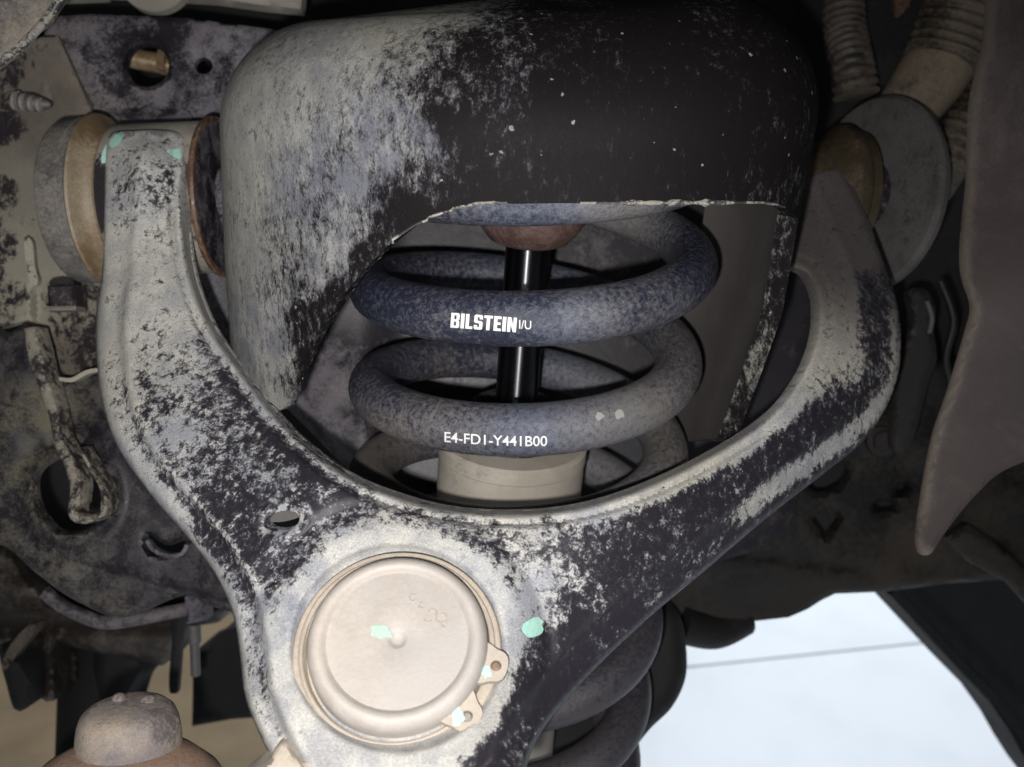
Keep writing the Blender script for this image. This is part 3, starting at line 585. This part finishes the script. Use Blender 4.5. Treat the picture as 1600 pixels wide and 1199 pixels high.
# left bushing
def sleeve_prof(pts): return [(r, h) for r, h in pts]
BL = cc(256, 312, .4250); BA = np.array([-1, .02, .05])
bz = idw([(150, 220, .9), (150, 300, -.1), (140, 260, .3), (160, 340, -.1), (150, 390, .9), (280, 300, -.1), (270, 220, .9), (280, 380, .7), (200, 195, .8)], 4)
lathe('bushing_sleeve', [(.027, -.024), (.0325, -.024), (.0330, -.023), (.0330, .0150), (.0325, .0158), (.026, .0160)], BL, BA, M['sleeve'], arm, 96, dust=bz, warm=.0)
bush = lathe('bushing', [(.024, .0255), (.0366, .0256), (.0368, .0262), (.0362, .0268), (.0362, .0290), (.0358, .0293), (.0358, .0298), (.0362, .0302), (.0358, .0380), (.0345, .0400), (.0300, .0405)], BL, BA, M['rubber'], arm, 110, dust=.6, warm=.1)
bush['label'] = 'grey rubber bushing with rim'
lathe('bushing_rim', [(.024, .0155), (.0318, .0158), (.0308, .0175), (.0310, .0195), (.0325, .0215), (.0352, .0232), (.0374, .0243), (.0378, .0254), (.0370, .0260), (.0300, .0258)], BL, BA, M['gold'], bush, 110, dust=idw([(120, 200, .2), (120, 260, .9), (110, 330, 1), (140, 400, .3)]))
lathe('bushing_face', [(.010, -.0235), (.0325, -.0240), (.0325, -.0262), (.010, -.0255)], BL, BA, M['plate'], arm, 64, dust=.4)
lathe('copper_ring', [(.0326, -.0238), (.0345, -.0242), (.0350, -.0255), (.0346, -.0266), (.0328, -.0268)], BL, BA, M['rust'], arm, 96, ring=True)
lathe('pivot_tube', [(.0135, -.028), (.0135, -.075)], BL, BA, M['plate'], arm, 64, dust=.5)
pp = lambda x_, y_: (lambda d: d*(lambda b_, c_: (b_-math.sqrt(max(b_*b_-c_, 0))))(*(lambda A_, dd, oo: ((dd@oo)/(dd@dd), (oo@oo-.0333**2)/(dd@dd)))(BA/np.linalg.norm(BA), d-(d@(BA/np.linalg.norm(BA)))*BA/np.linalg.norm(BA), BL-(BL@(BA/np.linalg.norm(BA)))*BA/np.linalg.norm(BA))))(cc(x_, y_, 1.0))
patch('paint_mark', armz, blob(182, 219, 14, 7, -50, 26, .2), 3, arm, M['mint'])
patch('paint_mark', pp, blob(166, 240, 18, 7, -68, 26, .25), 3, arm, M['mint'])
patch('paint_mark', armz, crom([(260, 236), (272, 233), (281, 233), (282, 248), (274, 247)], 3), 3, arm, M['mint'])
# right bushing, deep in the dark
BR = cc(1252, 296, .478); RA = np.array([.985, 0, .12])
lathe('bushing', [(.018, -.02), (.0225, -.02), (.0228, .008), (.0250, .0105), (.0290, .0140), (.0315, .0165), (.0318, .0200), (.0305, .0225), (.0290, .0235), (.0285, .0280), (.015, .029)], BR, RA, M['golddim'], arm, 96, dust=.1)

# ================================================================== things behind and around
disc = thing('bushing_shield', cc(1400, 300, .50), 'dark grey round washer plate behind the right hand bushing', 'washer plate')
lathe('disc', [(.012, 0), (.044, 0), (.0482, .0008), (.0500, .0030), (.0496, .0060), (.012, .0065)], cc(1352, 305, .492), np.array([.93, 0.03, .36]), M['lowplate'], disc, 110, dust=.95, warm=.3)
lathe('hub', [(.010, -.012), (.018, -.012), (.018, .002)], cc(1352, 305, .492), np.array([.93, 0.03, .36]), M['plate'], disc, 48, dust=.2)

fb = thing('frame_bracket', cc(230, 200, .46), 'purple grey bracket plate with one large and one small round hole', 'bracket')
pd = idw([(150, 60, .55), (110, 120, .75), (200, 60, .3), (260, 60, .1), (300, 140, .6), (240, 150, .55), (180, 120, .25), (160, 160, .7), (330, 60, .75), (330, 160, .6), (270, 110, .15), (70, 130, .9), (90, 230, .9)])
sheet('bracket_plate', poly([(70, 28), (140, 22), (290, 28), (440, 48), (440, 280), (345, 252), (318, 250), (300, 192), (140, 190), (118, 165), (60, 160), (70, 60)], 7), flat(.465, 0.00002, -0.00003, 230, 100), .004, M['plate'], fb,
      [ell(230, 103, 34, 33), ell(318, 103, 14.5, 13)], 6, lambda x_, y_: -.0012*np.exp(-((np.hypot(x_-230, y_-103)-39)/5)**2)+.0015*np.exp(-((np.hypot(x_-318, y_-103)-20)/5)**2)-.0035*np.exp(-((y_-185)/8)**2)*(x_ > 140)*(x_ < 300), 7, .0018, pd, idw([(80, 130, .8), (150, 80, .1), (330, 160, 0), (100, 60, .3)]))
pb = thing('steel_tube', cc(235, 100, .50), 'tan steel tube glimpsed through the large round hole of the bracket', 'tube')
tube('tube_wall', pathpx([(190, 88, .505), (270, 104, .51)]), .0052, M['gold'], pb, 24, dust=.4)
lathe('tube_collar', [(.004, 0), (.0068, 0), (.0068, .004), (.004, .004)], cc(252, 92, .507), np.array([1, .2, 0]), M['gold'], pb, 30)
rail = thing('chassis_rail', cc(60, 400, .46), 'brown dusty chassis rail down the left edge, flaked grey at its border', 'chassis rail')
sheet('rail_web', poly([(-60, 60), (90, 55), (150, 190), (170, 300), (175, 420), (165, 520), (168, 600), (100, 600), (45, 500), (-60, 530)], 8), flat(.462, -.00012, .00001, 80, 300), .006, M['rail'], rail, (), 6,
      lambda x_, y_: .006*sm(x_, 38, 60)*(1-sm(x_, 60, 400))*sm(y_, 330, 430)*0+.010*sm(x_, 44, 62)*sm(y_, 420, 470), 5, .0015,
      idw([(8, 200, .25), (10, 120, .4), (30, 250, 1.3), (10, 380, .3), (20, 460, .4), (12, 500, .45), (38, 500, 1), (60, 300, 1.5), (60, 150, 1.4), (80, 220, 1.4), (50, 380, 1.4), (100, 480, .5), (90, 560, .7), (140, 550, .3), (45, 420, .95), (5, 300, .35), (32, 350, .8)], 5),
      idw([(10, 400, .8), (30, 300, .45), (60, 200, 0), (40, 500, 1), (100, 560, .0), (20, 490, 1)]))
sheet('rail_tab', crom([(38, 372), (50, 378), (54, 415), (60, 440), (52, 448), (42, 420)], 4), flat(.449), .002, M['rail'], rail, (), 5, dust=.7, warm=1)
cl = thing('plastic_clip', cc(45, 165, .44), 'small ribbed plastic trim clip stuck into the rail beside the bushing', 'clip')
tube('clip_stem', pathpx([(22, 158, .442), (80, 164, .442)], 10), np.interp(np.linspace(0, 1, 11), [0, .5, 1], [.0035, .0042, .0012]), M['grey'], cl, 16)
for i, x_ in enumerate((26, 38, 51, 63)):
    lathe('rib', [(.001, -.0012), (.0044-i*.0004, -.0007), (.0046-i*.0004, .0007), (.001, .0013)], cc(x_, 158+i*2, .441), np.array([1, .12, 0]), M['bolt'], cl, 24)
sb = thing('cable_clamp', cc(95, 480, .44), 'small square dark cable clamp under the left bushing', 'clamp')
sheet('clamp_box', poly([(74, 446), (115, 444), (118, 480), (76, 482)], 5), flat(.438), .012, M['rail'], sb, (), 5, None, 5, .0015, .3, 0)
sheet('clamp_lip', poly([(68, 479), (118, 478), (119, 485), (70, 486)], 4), flat(.434), .01, M['rail'], sb, (), 4, None, 2, .0006, .8, .3)
sheet('clamp_cap', crom([(78, 438), (96, 434), (113, 438), (112, 446), (80, 447)], 4), flat(.441), .008, M['dark'], sb, (), 5, dust=.4)

mp = thing('crossmember_plate', cc(200, 900, .44), 'dark pressed plate at lower left with a big round opening and a small slot', 'plate')
mo = np.r_[crom([(-60, 505), (10, 520), (45, 505), (70, 560), (90, 597), (150, 580), (200, 590), (330, 700), (420, 860), (430, 960), (330, 948), (290, 930), (210, 962), (170, 962), (130, 945), (95, 925), (50, 890), (10, 855), (-60, 820)], 7)]
mat_low = M['lowplate']
mr = lambda x_, y_: (-.004*np.exp(-((np.hypot(x_-112, y_-775)-66)/12)**2)+.010*gs(x_, y_, 125, 690, 20)-.004*gs(x_, y_, 40, 620, 40)-.003*np.sin(x_*.03+y_*.012)*gs(x_, y_, 60, 650, 90)
      +.004*gs(x_, y_, 270, 850, 26)-.0035*np.exp(-((x_-60-(y_-560)*.35)/9)**2)*(y_ < 720)+.006*sm(y_, 860, 960)+.0025*np.exp(-((y_-878-(x_-100)*.25)/10)**2)+.0015*np.sin(x_*.09)*np.sin(y_*.07)*gs(x_, y_, 50, 600, 60))
sheet('plate_web', mo, flat(.438, 0.0, -.00004, 200, 800), .004, mat_low, mp, [crom([(62, 790), (58, 745), (85, 720), (130, 705), (160, 745), (166, 790), (140, 822), (95, 830)], 6), crom([(230, 835), (262, 852), (290, 845), (288, 860), (262, 868), (234, 862)], 4)], 6.5, mr, 9, .003,
      idw([(40, 560, .35), (60, 640, .5), (20, 700, .35), (60, 645, .9), (80, 740, .5), (150, 640, .3), (200, 700, .25), (250, 760, .1), (200, 780, .35), (230, 890, .3), (60, 900, .5), (170, 940, .4), (110, 880, .55), (300, 900, .15), (280, 870, .55), (190, 830, .3), (15, 820, .3), (130, 740, .4)]),
      idw([(40, 560, .2), (62, 645, 1), (25, 740, .9), (200, 700, 0), (60, 900, .6), (170, 940, .5), (230, 890, 0)]))
sheet('slot_lip', band([(229, 845), (240, 860), (262, 869), (284, 866), (292, 852)], 6), flat(.4345), .004, M['plate'], mp, (), 4, dust=.6)
cs = thing('curved_strap', cc(120, 800, .42), 'pale flaking metal strap curving down to a hook over the round opening', 'strap')
sheet('strap', np.r_[band([(46, 512), (56, 560), (72, 610), (84, 650), (92, 690), (106, 720), (118, 755), (116, 790)], [16, 22, 18, 16, 14, 17, 18, 16]), ], tps([(46, 512, .43), (84, 650, .424), (92, 690, .422), (118, 755, .42), (116, 790, .418), (60, 700, .424)]), .012, M['rail'], cs, (), 4, None, 4, .001,
      idw([(50, 540, .7), (60, 590, .4), (78, 620, .8), (85, 660, .3), (95, 700, .5), (115, 760, .5), (115, 790, .7)]), .5)
sheet('strap_hook', band([(117, 778), (113, 800), (121, 811), (140, 812), (158, 806), (163, 790), (160, 765), (146, 740), (124, 700)], [16, 14, 12, 11, 10, 7, 5, 4, 3]), flat(.4185), .012, M['rail'], cs, (), 3.5, None, 3, .001, .5, .6)
0 and lathe('clamp_nut', [(.001, -.003), (.006, -.003), (.0068, 0), (.005, .005), (.001, .0055)], cc(88, 596, .425), np.array([.2, .1, -1]), M['rustdisc'], cs, 7)
sheet('edge_ridge', band([(92, 592), (112, 594), (135, 582), (155, 578)], [5, 7, 7, 6]), flat(.428), .006, M['rail'], cs, (), 3.5, dust=.9, warm=.9)

inner = thing('inner_fender', cc(700, 500, .60), 'dark inner wing wall closing the space behind the spring', 'panel')
rf = [cc(-900, -300, .62), cc(2400, -300, .62), cc(2400, -2000, .30), cc(-900, -2000, .30)]
build('arch_shade', np.array(rf+[q+np.array([0, -.01, 0]) for q in rf]), [(0, 1, 2, 3), (4, 7, 6, 5), (0, 4, 5, 1), (1, 5, 6, 2), (2, 6, 7, 3), (3, 7, 4, 0)], M['dark'], inner, .1, 0, smooth=False)  # unseen sheet over the arch, added to block light from above
sheet('panel', poly([(-500, -400), (2100, -400), (2100, 860), (1600, 890), (1010, 960), (400, 940), (-500, 930)], 60), flat(.66), .01, M['dark'], inner, (), 40, dust=.1)
sheet('inner_wall', crom([(280, 170), (420, 150), (560, 200), (1240, 200), (1250, 640), (1180, 860), (700, 880), (560, 750), (450, 640), (400, 600), (330, 560), (290, 480)], 14), flat(.50, .00004, 0, 700, 500), .006, M['plate'], inner, (), 12,
      lambda x_, y_: -.010*gs(x_, y_, 520, 620, 50)+.012*sm(x_, 560, 640)*.5, 6, .002,
      idw([(340, 320, .5), (330, 430, .55), (350, 540, .3), (500, 600, .55), (480, 500, .1), (540, 680, .35), (600, 450, -.1), (700, 600, -.15), (1100, 450, -.1), (1150, 600, -.2), (900, 380, .1), (680, 500, -.1), (950, 620, -.2), (650, 760, -.2)]), idw([(340, 320, .0), (700, 500, .2), (1100, 500, .5)]))
lb = thing('brake_line_bracket', cc(330, 380, .45), 'thin rusty brown tab beside the left pivot tube', 'bracket')
sheet('tab', crom([(306, 352), (318, 340), (330, 352), (326, 392), (318, 392), (310, 372)], 4), flat(.440), .003, M['rust'], lb, (), 4)
sheet('tab_foot', crom([(318, 350), (345, 345), (346, 362), (322, 365)], 4), flat(.447), .003, M['plate'], lb, (), 5)

tl = thing('wing_edge_flap', cc(30, 60, .36), 'grey dusty flap with a pale rolled edge in the upper left corner', 'flap')
sheet('flap', poly([(-80, -60), (125, -60), (100, -8), (76, 28), (45, 62), (0, 98), (-80, 150)], 6), flat(.352, .00005, 0, 30, 30), .004, M['rubber'], tl, (), 6, None, 12, .003, .5, .3)
tube('rolled_edge', pathpx([(122, -50, .3535), (98, -8, .3535), (74, 28, .3535), (43, 62, .3535), (0, 97, .3535), (-60, 130, .3535)]), .0016, M['lip'], tl, 12)
tb = thing('body_sill', cc(300, 0, .5), 'pale beige body panel edge along the top left border', 'panel')
sheet('sill_left', poly([(60, -80), (158, -80), (160, -8), (100, -6), (60, -3)], 12), flat(.492), .01, M['pale'], tb, (), 12, None, 6, .002)
sheet('sill_right', poly([(162, -80), (480, -80), (470, 14), (410, 8), (330, -3), (250, -8), (162, -12)], 12), flat(.500), .01, M['pale'], tb, (), 12, None, 6, .002)
lathe('grommet', [(.001, -.004), (.016, -.004), (.019, 0), (.019, .006)], cc(248, -32, .496), np.array([0, 0, -1.]), M['pale'], tb, 40)

# corrugated hoses at the upper right
def corr(name, pts, r0, r1, pitch, amp, label, cat, mat, parent=None, grp=None, frac=1.0):
    P = pathpx(pts, 60); L = np.r_[0, np.cumsum(np.linalg.norm(np.diff(P, axis=0), axis=1))]
    R = np.interp(L, [0, L[-1]], [r0, r1])+amp*np.where(L < L[-1]*frac, (np.abs(np.sin(L/pitch*math.pi))**.8)-.5, 0)
    return tube(name, P, R, mat, parent, 40, sharp=60, dust=idw([(1320, 60, .1), (1500, 60, .2), (1430, 170, .35), (1500, 200, .2)]), warm=idw([(1320, 60, .0), (1500, 60, .35), (1430, 170, .8), (1500, 230, .4)]))
h1 = thing('corrugated_hose', cc(1330, 150, .55), 'narrow grey corrugated hose hanging beside the spring tower', 'hose', 'corrugated hoses at the upper right')
corr('hose_wall', [(1318, -60, .56), (1320, 40, .56), (1332, 110, .55), (1338, 150, .55)],   .0105, .0118, .0050, .0024, '', '', M['hose'], h1)
h2 = thing('corrugated_boot', cc(1420, 170, .55), 'thick brown corrugated boot running into a pale socket at upper right', 'hose', 'corrugated hoses at the upper right')
corr('boot_wall', [(1540, -90, .50), (1512, 0, .50), (1478, 85, .505), (1470, 104, .505)], .0225, .0190, .0052, .0024, '', '', M['hose'], h2)
lathe('socket', [(.010, -.004), (.0180, -.002), (.0182, .010), (.0165, .024), (.0160, .042), (.0140, .048), (.004, .049)], cc(1472, 96, .506), cc(1405, 190, .515)-cc(1472, 96, .506), M['hose'], h2, 48, dust=.45, warm=.7)
h3 = thing('corrugated_boot', cc(1470, 260, .55), 'lower brown corrugated boot half hidden behind the liner flap', 'hose', 'corrugated hoses at the upper right')
corr('boot_wall', [(1590, 60, .50), (1545, 150, .505), (1500, 225, .51), (1455, 300, .52)], .0155, .0105, .0050, .0022, '', '', M['hose'], h3, frac=.8)
bk = thing('hose_bracket', cc(1410, 20, .56), 'thin brown pointed bracket tip at the top between the hoses', 'bracket')
sheet('bracket_tip', poly([(1396, -40), (1436, -40), (1420, 10), (1406, 25), (1400, 20)], 6), flat(.545), .004, M['rust'], bk, (), 8)
sheet('bracket_web', poly([(1352, -40), (1460, -40), (1440, 90), (1385, 130), (1360, 140)], 10), flat(.59), .004, M['dark'], bk, (), 12, dust=.2)

# wheel arch liner flap at the right edge
sc_ = thing('hex_bolt', cc(1376, 690, .54), 'small dim hex bolt head on the crossmember just below the right arm', 'bolt')
lathe('bolt_head', [(.0062, 0), (.0062, .004), (.0050, .0050), (0, .0050)], cc(1378, 690, .547), np.array([0, -.1, -1]), M['dark'], sc_, 6, dust=.9)
lathe('bolt_washer', [(.0085, -.004), (.0085, .0006), (.006, .0010), (0, .0010)], cc(1378, 690, .547), np.array([0, -.1, -1]), M['dark'], sc_, 32, dust=.6)
wr = thing('sensor_wire', cc(1480, 560, .50), 'thin black sensor wire looping down behind the liner flap', 'wire')
tube('wire_jacket', pathpx([(1470, 440, .50), (1490, 500, .50), (1478, 560, .505), (1486, 620, .51), (1462, 700, .52), (1450, 780, .53)]),   .0020, M['dark'], wr, 12, dust=.1)
ln = thing('wheel_liner', cc(1500, 860, .36), 'brown felt wheel liner flap with wavy torn edge along the right border', 'wheel liner')
led = crom([(1552, -60), (1546, 0), (1542, 60), (1530, 108), (1519, 170), (1516, 270), (1506, 380), (1508, 430), (1522, 478), (1513, 520), (1486, 610), (1462, 680), (1446, 760), (1435, 840), (1442, 868), (1456, 864)], 6, False)
lo_ = np.r_[led, crom([(1456, 864), (1486, 820), (1530, 768), (1580, 730), (1700, 690)], 8, False)[1:], [(1760, 690), (1760, -60)]]
sheet('liner_flap', lo_, tps([(1550, 0, .40), (1520, 300, .40), (1600, 200, .38), (1440, 860, .43), (1500, 600, .41), (1700, 300, .36), (1650, 0, .37), (1600, 700, .41), (1518, 470, .395)]), .004, M['liner'], ln, (), 8,
      lambda x_, y_: .002*np.sin(y_*.016+x_*.01), 8, .0018, lambda x_, y_: .15+.75*(1-sm(dist(x_, y_, led), 0, 22))+.3*(1-sm(y_, 0, 500)), lambda x_, y_: 1-sm(dist(x_, y_, led), 0, 14))

# lower right chassis
lr = thing('lower_crossmember', cc(1250, 900, .58), 'dark brown crossmember with oval and square holes at lower right', 'crossmember')
oo = poly([(960, 560), (1760, 560), (1760, 880), (1600, 904), (1480, 912), (1381, 925), (1305, 928), (1284, 938), (1262, 952), (1232, 965), (1160, 973), (1100, 981), (960, 985)], 10)
sq = poly([(1268, 812), (1292, 792), (1314, 812), (1290, 842)], 5)
sheet('crossmember_web', oo, flat(.56, .00008, 0, 1200, 800), .008, M['dark'], lr, [ell(1295, 745, 34, 20, -30), sq, ell(1383, 791, 18, 8, 0, 20), ell(1410, 765, 12, 7, -35, 16)], 9,
      lambda x_, y_: .0035*np.exp(-((y_-872-(x_-1200)*.13)/7)**2)*(x_ > 1130)*(1-sm(x_, 1330, 1390))+.01*sm(y_, 900, 960)-.004*gs(x_, y_, 1380, 680, 22)+.003*np.sin(x_*.035)*np.sin(y_*.05)*sm(x_, 1350, 1450), 8, .004,
      idw([(1200, 900, .55), (1280, 880, .45), (1360, 760, .3), (1380, 690, .3), (1100, 960, .75), (1450, 860, .6), (1550, 840, .5), (1150, 830, .2), (1500, 750, .05), (1300, 700, .2), (1250, 960, .8), (1420, 600, 0)]), idw([(1380, 680, .6), (1450, 870, .5), (1200, 900, .1), (1280, 850, .3)]))
sheet('weld_nut', blob(1378, 690, 24, 16, 15), flat(.548), .01, M['dark'], lr, (), 8, None, 8, .003, .6, .8)
sheet('gusset', poly([(1480, 840), (1512, 820), (1560, 850), (1640, 930), (1640, 980), (1580, 912), (1520, 880)], 8), flat(.545), .008, M['dark'], lr, (), 8, None, 7, .003, .6, .3)
tube('web_knob', pathpx([(1060, 975, .56), (1115, 985, .57), (1160, 965, .58)]), .011, M['dark'], lr, 24)
rb = thing('harness_bracket', cc(1420, 560, .52), 'dim dark wiring bracket hanging behind the right end of the arm', 'bracket')
sheet('bracket_arm', crom([(1420, 455), (1445, 452), (1462, 480), (1458, 510), (1464, 560), (1450, 600), (1425, 690), (1395, 700), (1400, 600), (1415, 540), (1425, 495)], 7), flat(.50), .006, M['dark'], rb, (), 7, None, 6, .002, .6, .0)
tube('wire', pathpx([(1448, 470, .49), (1456, 495, .492), (1452, 520, .495)]), .0014, M['grey'], rb, 10)
dp = thing('lift_arm', cc(1520, 1050, .8), 'black lift arm cutting diagonally across the lower right corner', 'lift arm')
sheet('arm_face', poly([(1340, 880), (1760, 850), (1760, 1400), (1620, 1215), (1598, 1180), (1576, 1140), (1545, 1096), (1500, 1050), (1440, 985), (1384, 924)], 14), flat(.75, .0004, .0002, 1500, 1000), .05, M['black'], dp, (), 14, lambda x_, y_: .01*sm((x_-1384)*.74-(y_-924)*.72, 30, 45))
sheet('arm_edge', band([(1395, 925), (1452, 985), (1512, 1050), (1560, 1098), (1600, 1150), (1640, 1215)], 14), flat(.745, .0004, .0002, 1500, 1000), .02, M['black'], dp, (), 8)

# below the arm, centre: drive shaft boot / lower link in the dark
dk = thing('lower_link', cc(1030, 1150, .50), 'black rounded lower link behind the bottom coils of the spring', 'suspension link')
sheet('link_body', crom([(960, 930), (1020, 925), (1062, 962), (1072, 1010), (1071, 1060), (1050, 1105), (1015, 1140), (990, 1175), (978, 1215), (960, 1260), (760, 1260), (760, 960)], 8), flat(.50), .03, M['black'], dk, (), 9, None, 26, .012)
sheet('link_web', poly([(930, 1150), (970, 1130), (975, 1260), (930, 1260)], 8), flat(.492), .01, M['rust'], dk, (), 10)

# lower left, blurred background
rp = thing('floor_mat', cc(200, 1150, 1.4), 'brown mat with a thin seam lying on the floor at lower left', 'mat')
def onfloor(px, py, z=0.0):
    d = cc(px, py, 1.0); wv = W(d)-CAM; return CAM+wv*((z-CAM[2])/wv[2])
mm = [(-3.2, 1.0), (0.12, 1.0), (0.12, 4.2), (-3.2, 4.2)]
def slab(name, x0, x1, y0, y1, z0, z1, mat, parent):
    V = [(x, y, z) for z in (z0, z1) for x, y in ((x0, y0), (x1, y0), (x1, y1), (x0, y1))]
    o = worldmesh(name, V, [(0, 3, 2, 1), (4, 5, 6, 7), (0, 1, 5, 4), (1, 2, 6, 5), (2, 3, 7, 6), (3, 0, 4, 7)], mat, parent); return o
rp.location = (-1.2, 2.4, 0.004)
for y0, y1 in ((-1.6, -.545), (-.53, .6), (.615, 2.4)): slab('mat_strip', -2.6, 1.3, y0, y1, 0, .02, M['mat'], rp)

cr = thing('brake_pipe', cc(200, 970, .52), 'grey curved pipe sagging below the lower left plate', 'pipe')
tube('pipe', pathpx([(70, 925, .50), (100, 948, .50), (150, 970, .50), (185, 972, .50), (240, 962, .50), (300, 950, .51)]), .0036, M['plate'], cr, 16, dust=.5, warm=.3)
sheet('clamp_block', poly([(289, 932), (322, 928), (322, 970), (292, 975)], 6), flat(.50), .012, M['plate'], cr, (), 7, None, 5, .002, .5)
lathe('clamp_stud', [(.001, 0), (.0035, 0), (.0035, .01), (.0025, .011), (.0025, .028)], cc(303, 975, .505), np.array([0, 1, .1]), M['grey'], cr, 16)
gl = thing('gearbox_mount', cc(170, 1000, .60), 'dark brown mount casting hanging in shadow at lower left', 'casting')
sheet('casting', crom([(-60, 860), (20, 868), (60, 920), (100, 950), (290, 955), (330, 940), (345, 970), (290, 985), (262, 1035), (230, 1036), (110, 1010), (85, 1005), (92, 1085), (62, 1090), (45, 1020), (-10, 1010), (-60, 1010)], 8), flat(.58), .03, M['hose'], gl, (), 9,
      lambda x_, y_: .006*np.sin(x_*.14)*(y_ > 990)*(x_ < 110)+.004*np.sin(y_*.08), 12, .006, idw([(30, 920, -.1), (80, 1050, -.2), (250, 1000, -.3), (20, 980, -.3)]), .2)
sheet('horn', crom([(0, 1008), (40, 1040), (52, 1080), (40, 1108), (22, 1108), (10, 1070), (0, 1030)], 7), flat(.56), .02, M['black'], gl, (), 8, None, 8, .004)
sheet('fin', crom([(2, 1040), (18, 1005), (48, 975), (55, 985), (28, 1020), (8, 1048)], 6), flat(.56), .01, M['hose'], gl, (), 7, dust=.1)
ds = thing('drive_shaft_boot', cc(150, 1199, .62), 'large black rounded boot in shadow behind the stud cap', 'boot')
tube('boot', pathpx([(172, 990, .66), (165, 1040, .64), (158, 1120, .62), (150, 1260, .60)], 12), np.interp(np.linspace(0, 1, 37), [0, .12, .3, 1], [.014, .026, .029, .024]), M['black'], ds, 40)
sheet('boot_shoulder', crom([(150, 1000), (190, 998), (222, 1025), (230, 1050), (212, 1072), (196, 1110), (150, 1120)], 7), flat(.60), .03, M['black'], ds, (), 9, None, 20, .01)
hs = thing('rubber_hanger', cc(272, 1080, .55), 'thin black rubber hanger strip dangling under the pipe clamp', 'hanger')
sheet('strip', crom([(272, 960), (288, 960), (283, 1010), (279, 1060), (276, 1084), (266, 1084), (264, 1060), (268, 1010)], 6), flat(.55), .005, M['black'], hs, (), 6, None, 4, .001)
bx = thing('jack_block', cc(330, 1130, .7), 'black block standing in shadow behind the left leg of the arm', 'block')
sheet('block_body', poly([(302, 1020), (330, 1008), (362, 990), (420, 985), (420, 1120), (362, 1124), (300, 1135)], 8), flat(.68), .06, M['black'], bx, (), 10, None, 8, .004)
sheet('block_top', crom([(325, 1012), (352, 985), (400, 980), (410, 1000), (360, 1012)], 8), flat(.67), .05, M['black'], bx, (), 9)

# stud cap of the steering joint in the lower left, over its brown dust shield
st = thing('stud_cap', cc(200, 1185, .30), 'speckled iron joint cap rising above a brown shield at the bottom', 'joint cap')
SA = np.array([.02, -1, -.12])
lathe('cap_shell', [(.0166, -.006), (.0160, .0), (.0155, .006), (.0150, .0092), (.0140, .0118), (.0124, .0134), (.0102, .0143), (.004, .0149), (0, .015)], cc(202, 1172, .300), SA, M['knuckle'], st, 72, dust=idw([(160, 1110, .2), (180, 1160, .8), (230, 1170, .7), (240, 1110, .1), (250, 1150, .0)]))
for x_, y_ in ((186, 1093), (232, 1096)):
    lathe('stud_tip', [(.0022, -.002), (.0022, .0012), (.0012, .0019), (0, .002)], cc(x_, y_+1, .302), np.array([.02, -1, -.2]), M['knuckle'], st, 16)
sd_ = thing('dust_shield', cc(185, 1240, .30), 'rust brown domed dust shield under the iron joint cap', 'dust shield')
lathe('shield', [(.0001, .011), (.010, .0108), (.0170, .0098), (.024, .006), (.030, .0), (.034, -.008), (.034, -.02)], cc(188, 1232, .292), SA, M['rustdisc'], sd_, 90, dust=.4)
# knuckle top peeking in at the bottom under the ball joint
kn = thing('steering_knuckle', cc(520, 1215, .25), 'pale dusty knuckle lug at the bottom edge under the ball joint', 'knuckle')
sheet('lug', crom([(392, 1206), (418, 1192), (428, 1172), (440, 1158), (452, 1160), (460, 1176), (474, 1186), (500, 1181), (530, 1185), (575, 1199), (600, 1212), (600, 1240), (380, 1240)], 4), flat(.2500, 0, -.0001, 450, 1180), .012, M['ring'], kn, (), 5, lambda x_, y_: .0012*np.exp(-((x_-462-(y_-1180)*.8)/3)**2), 7, .0022, .6, .1)
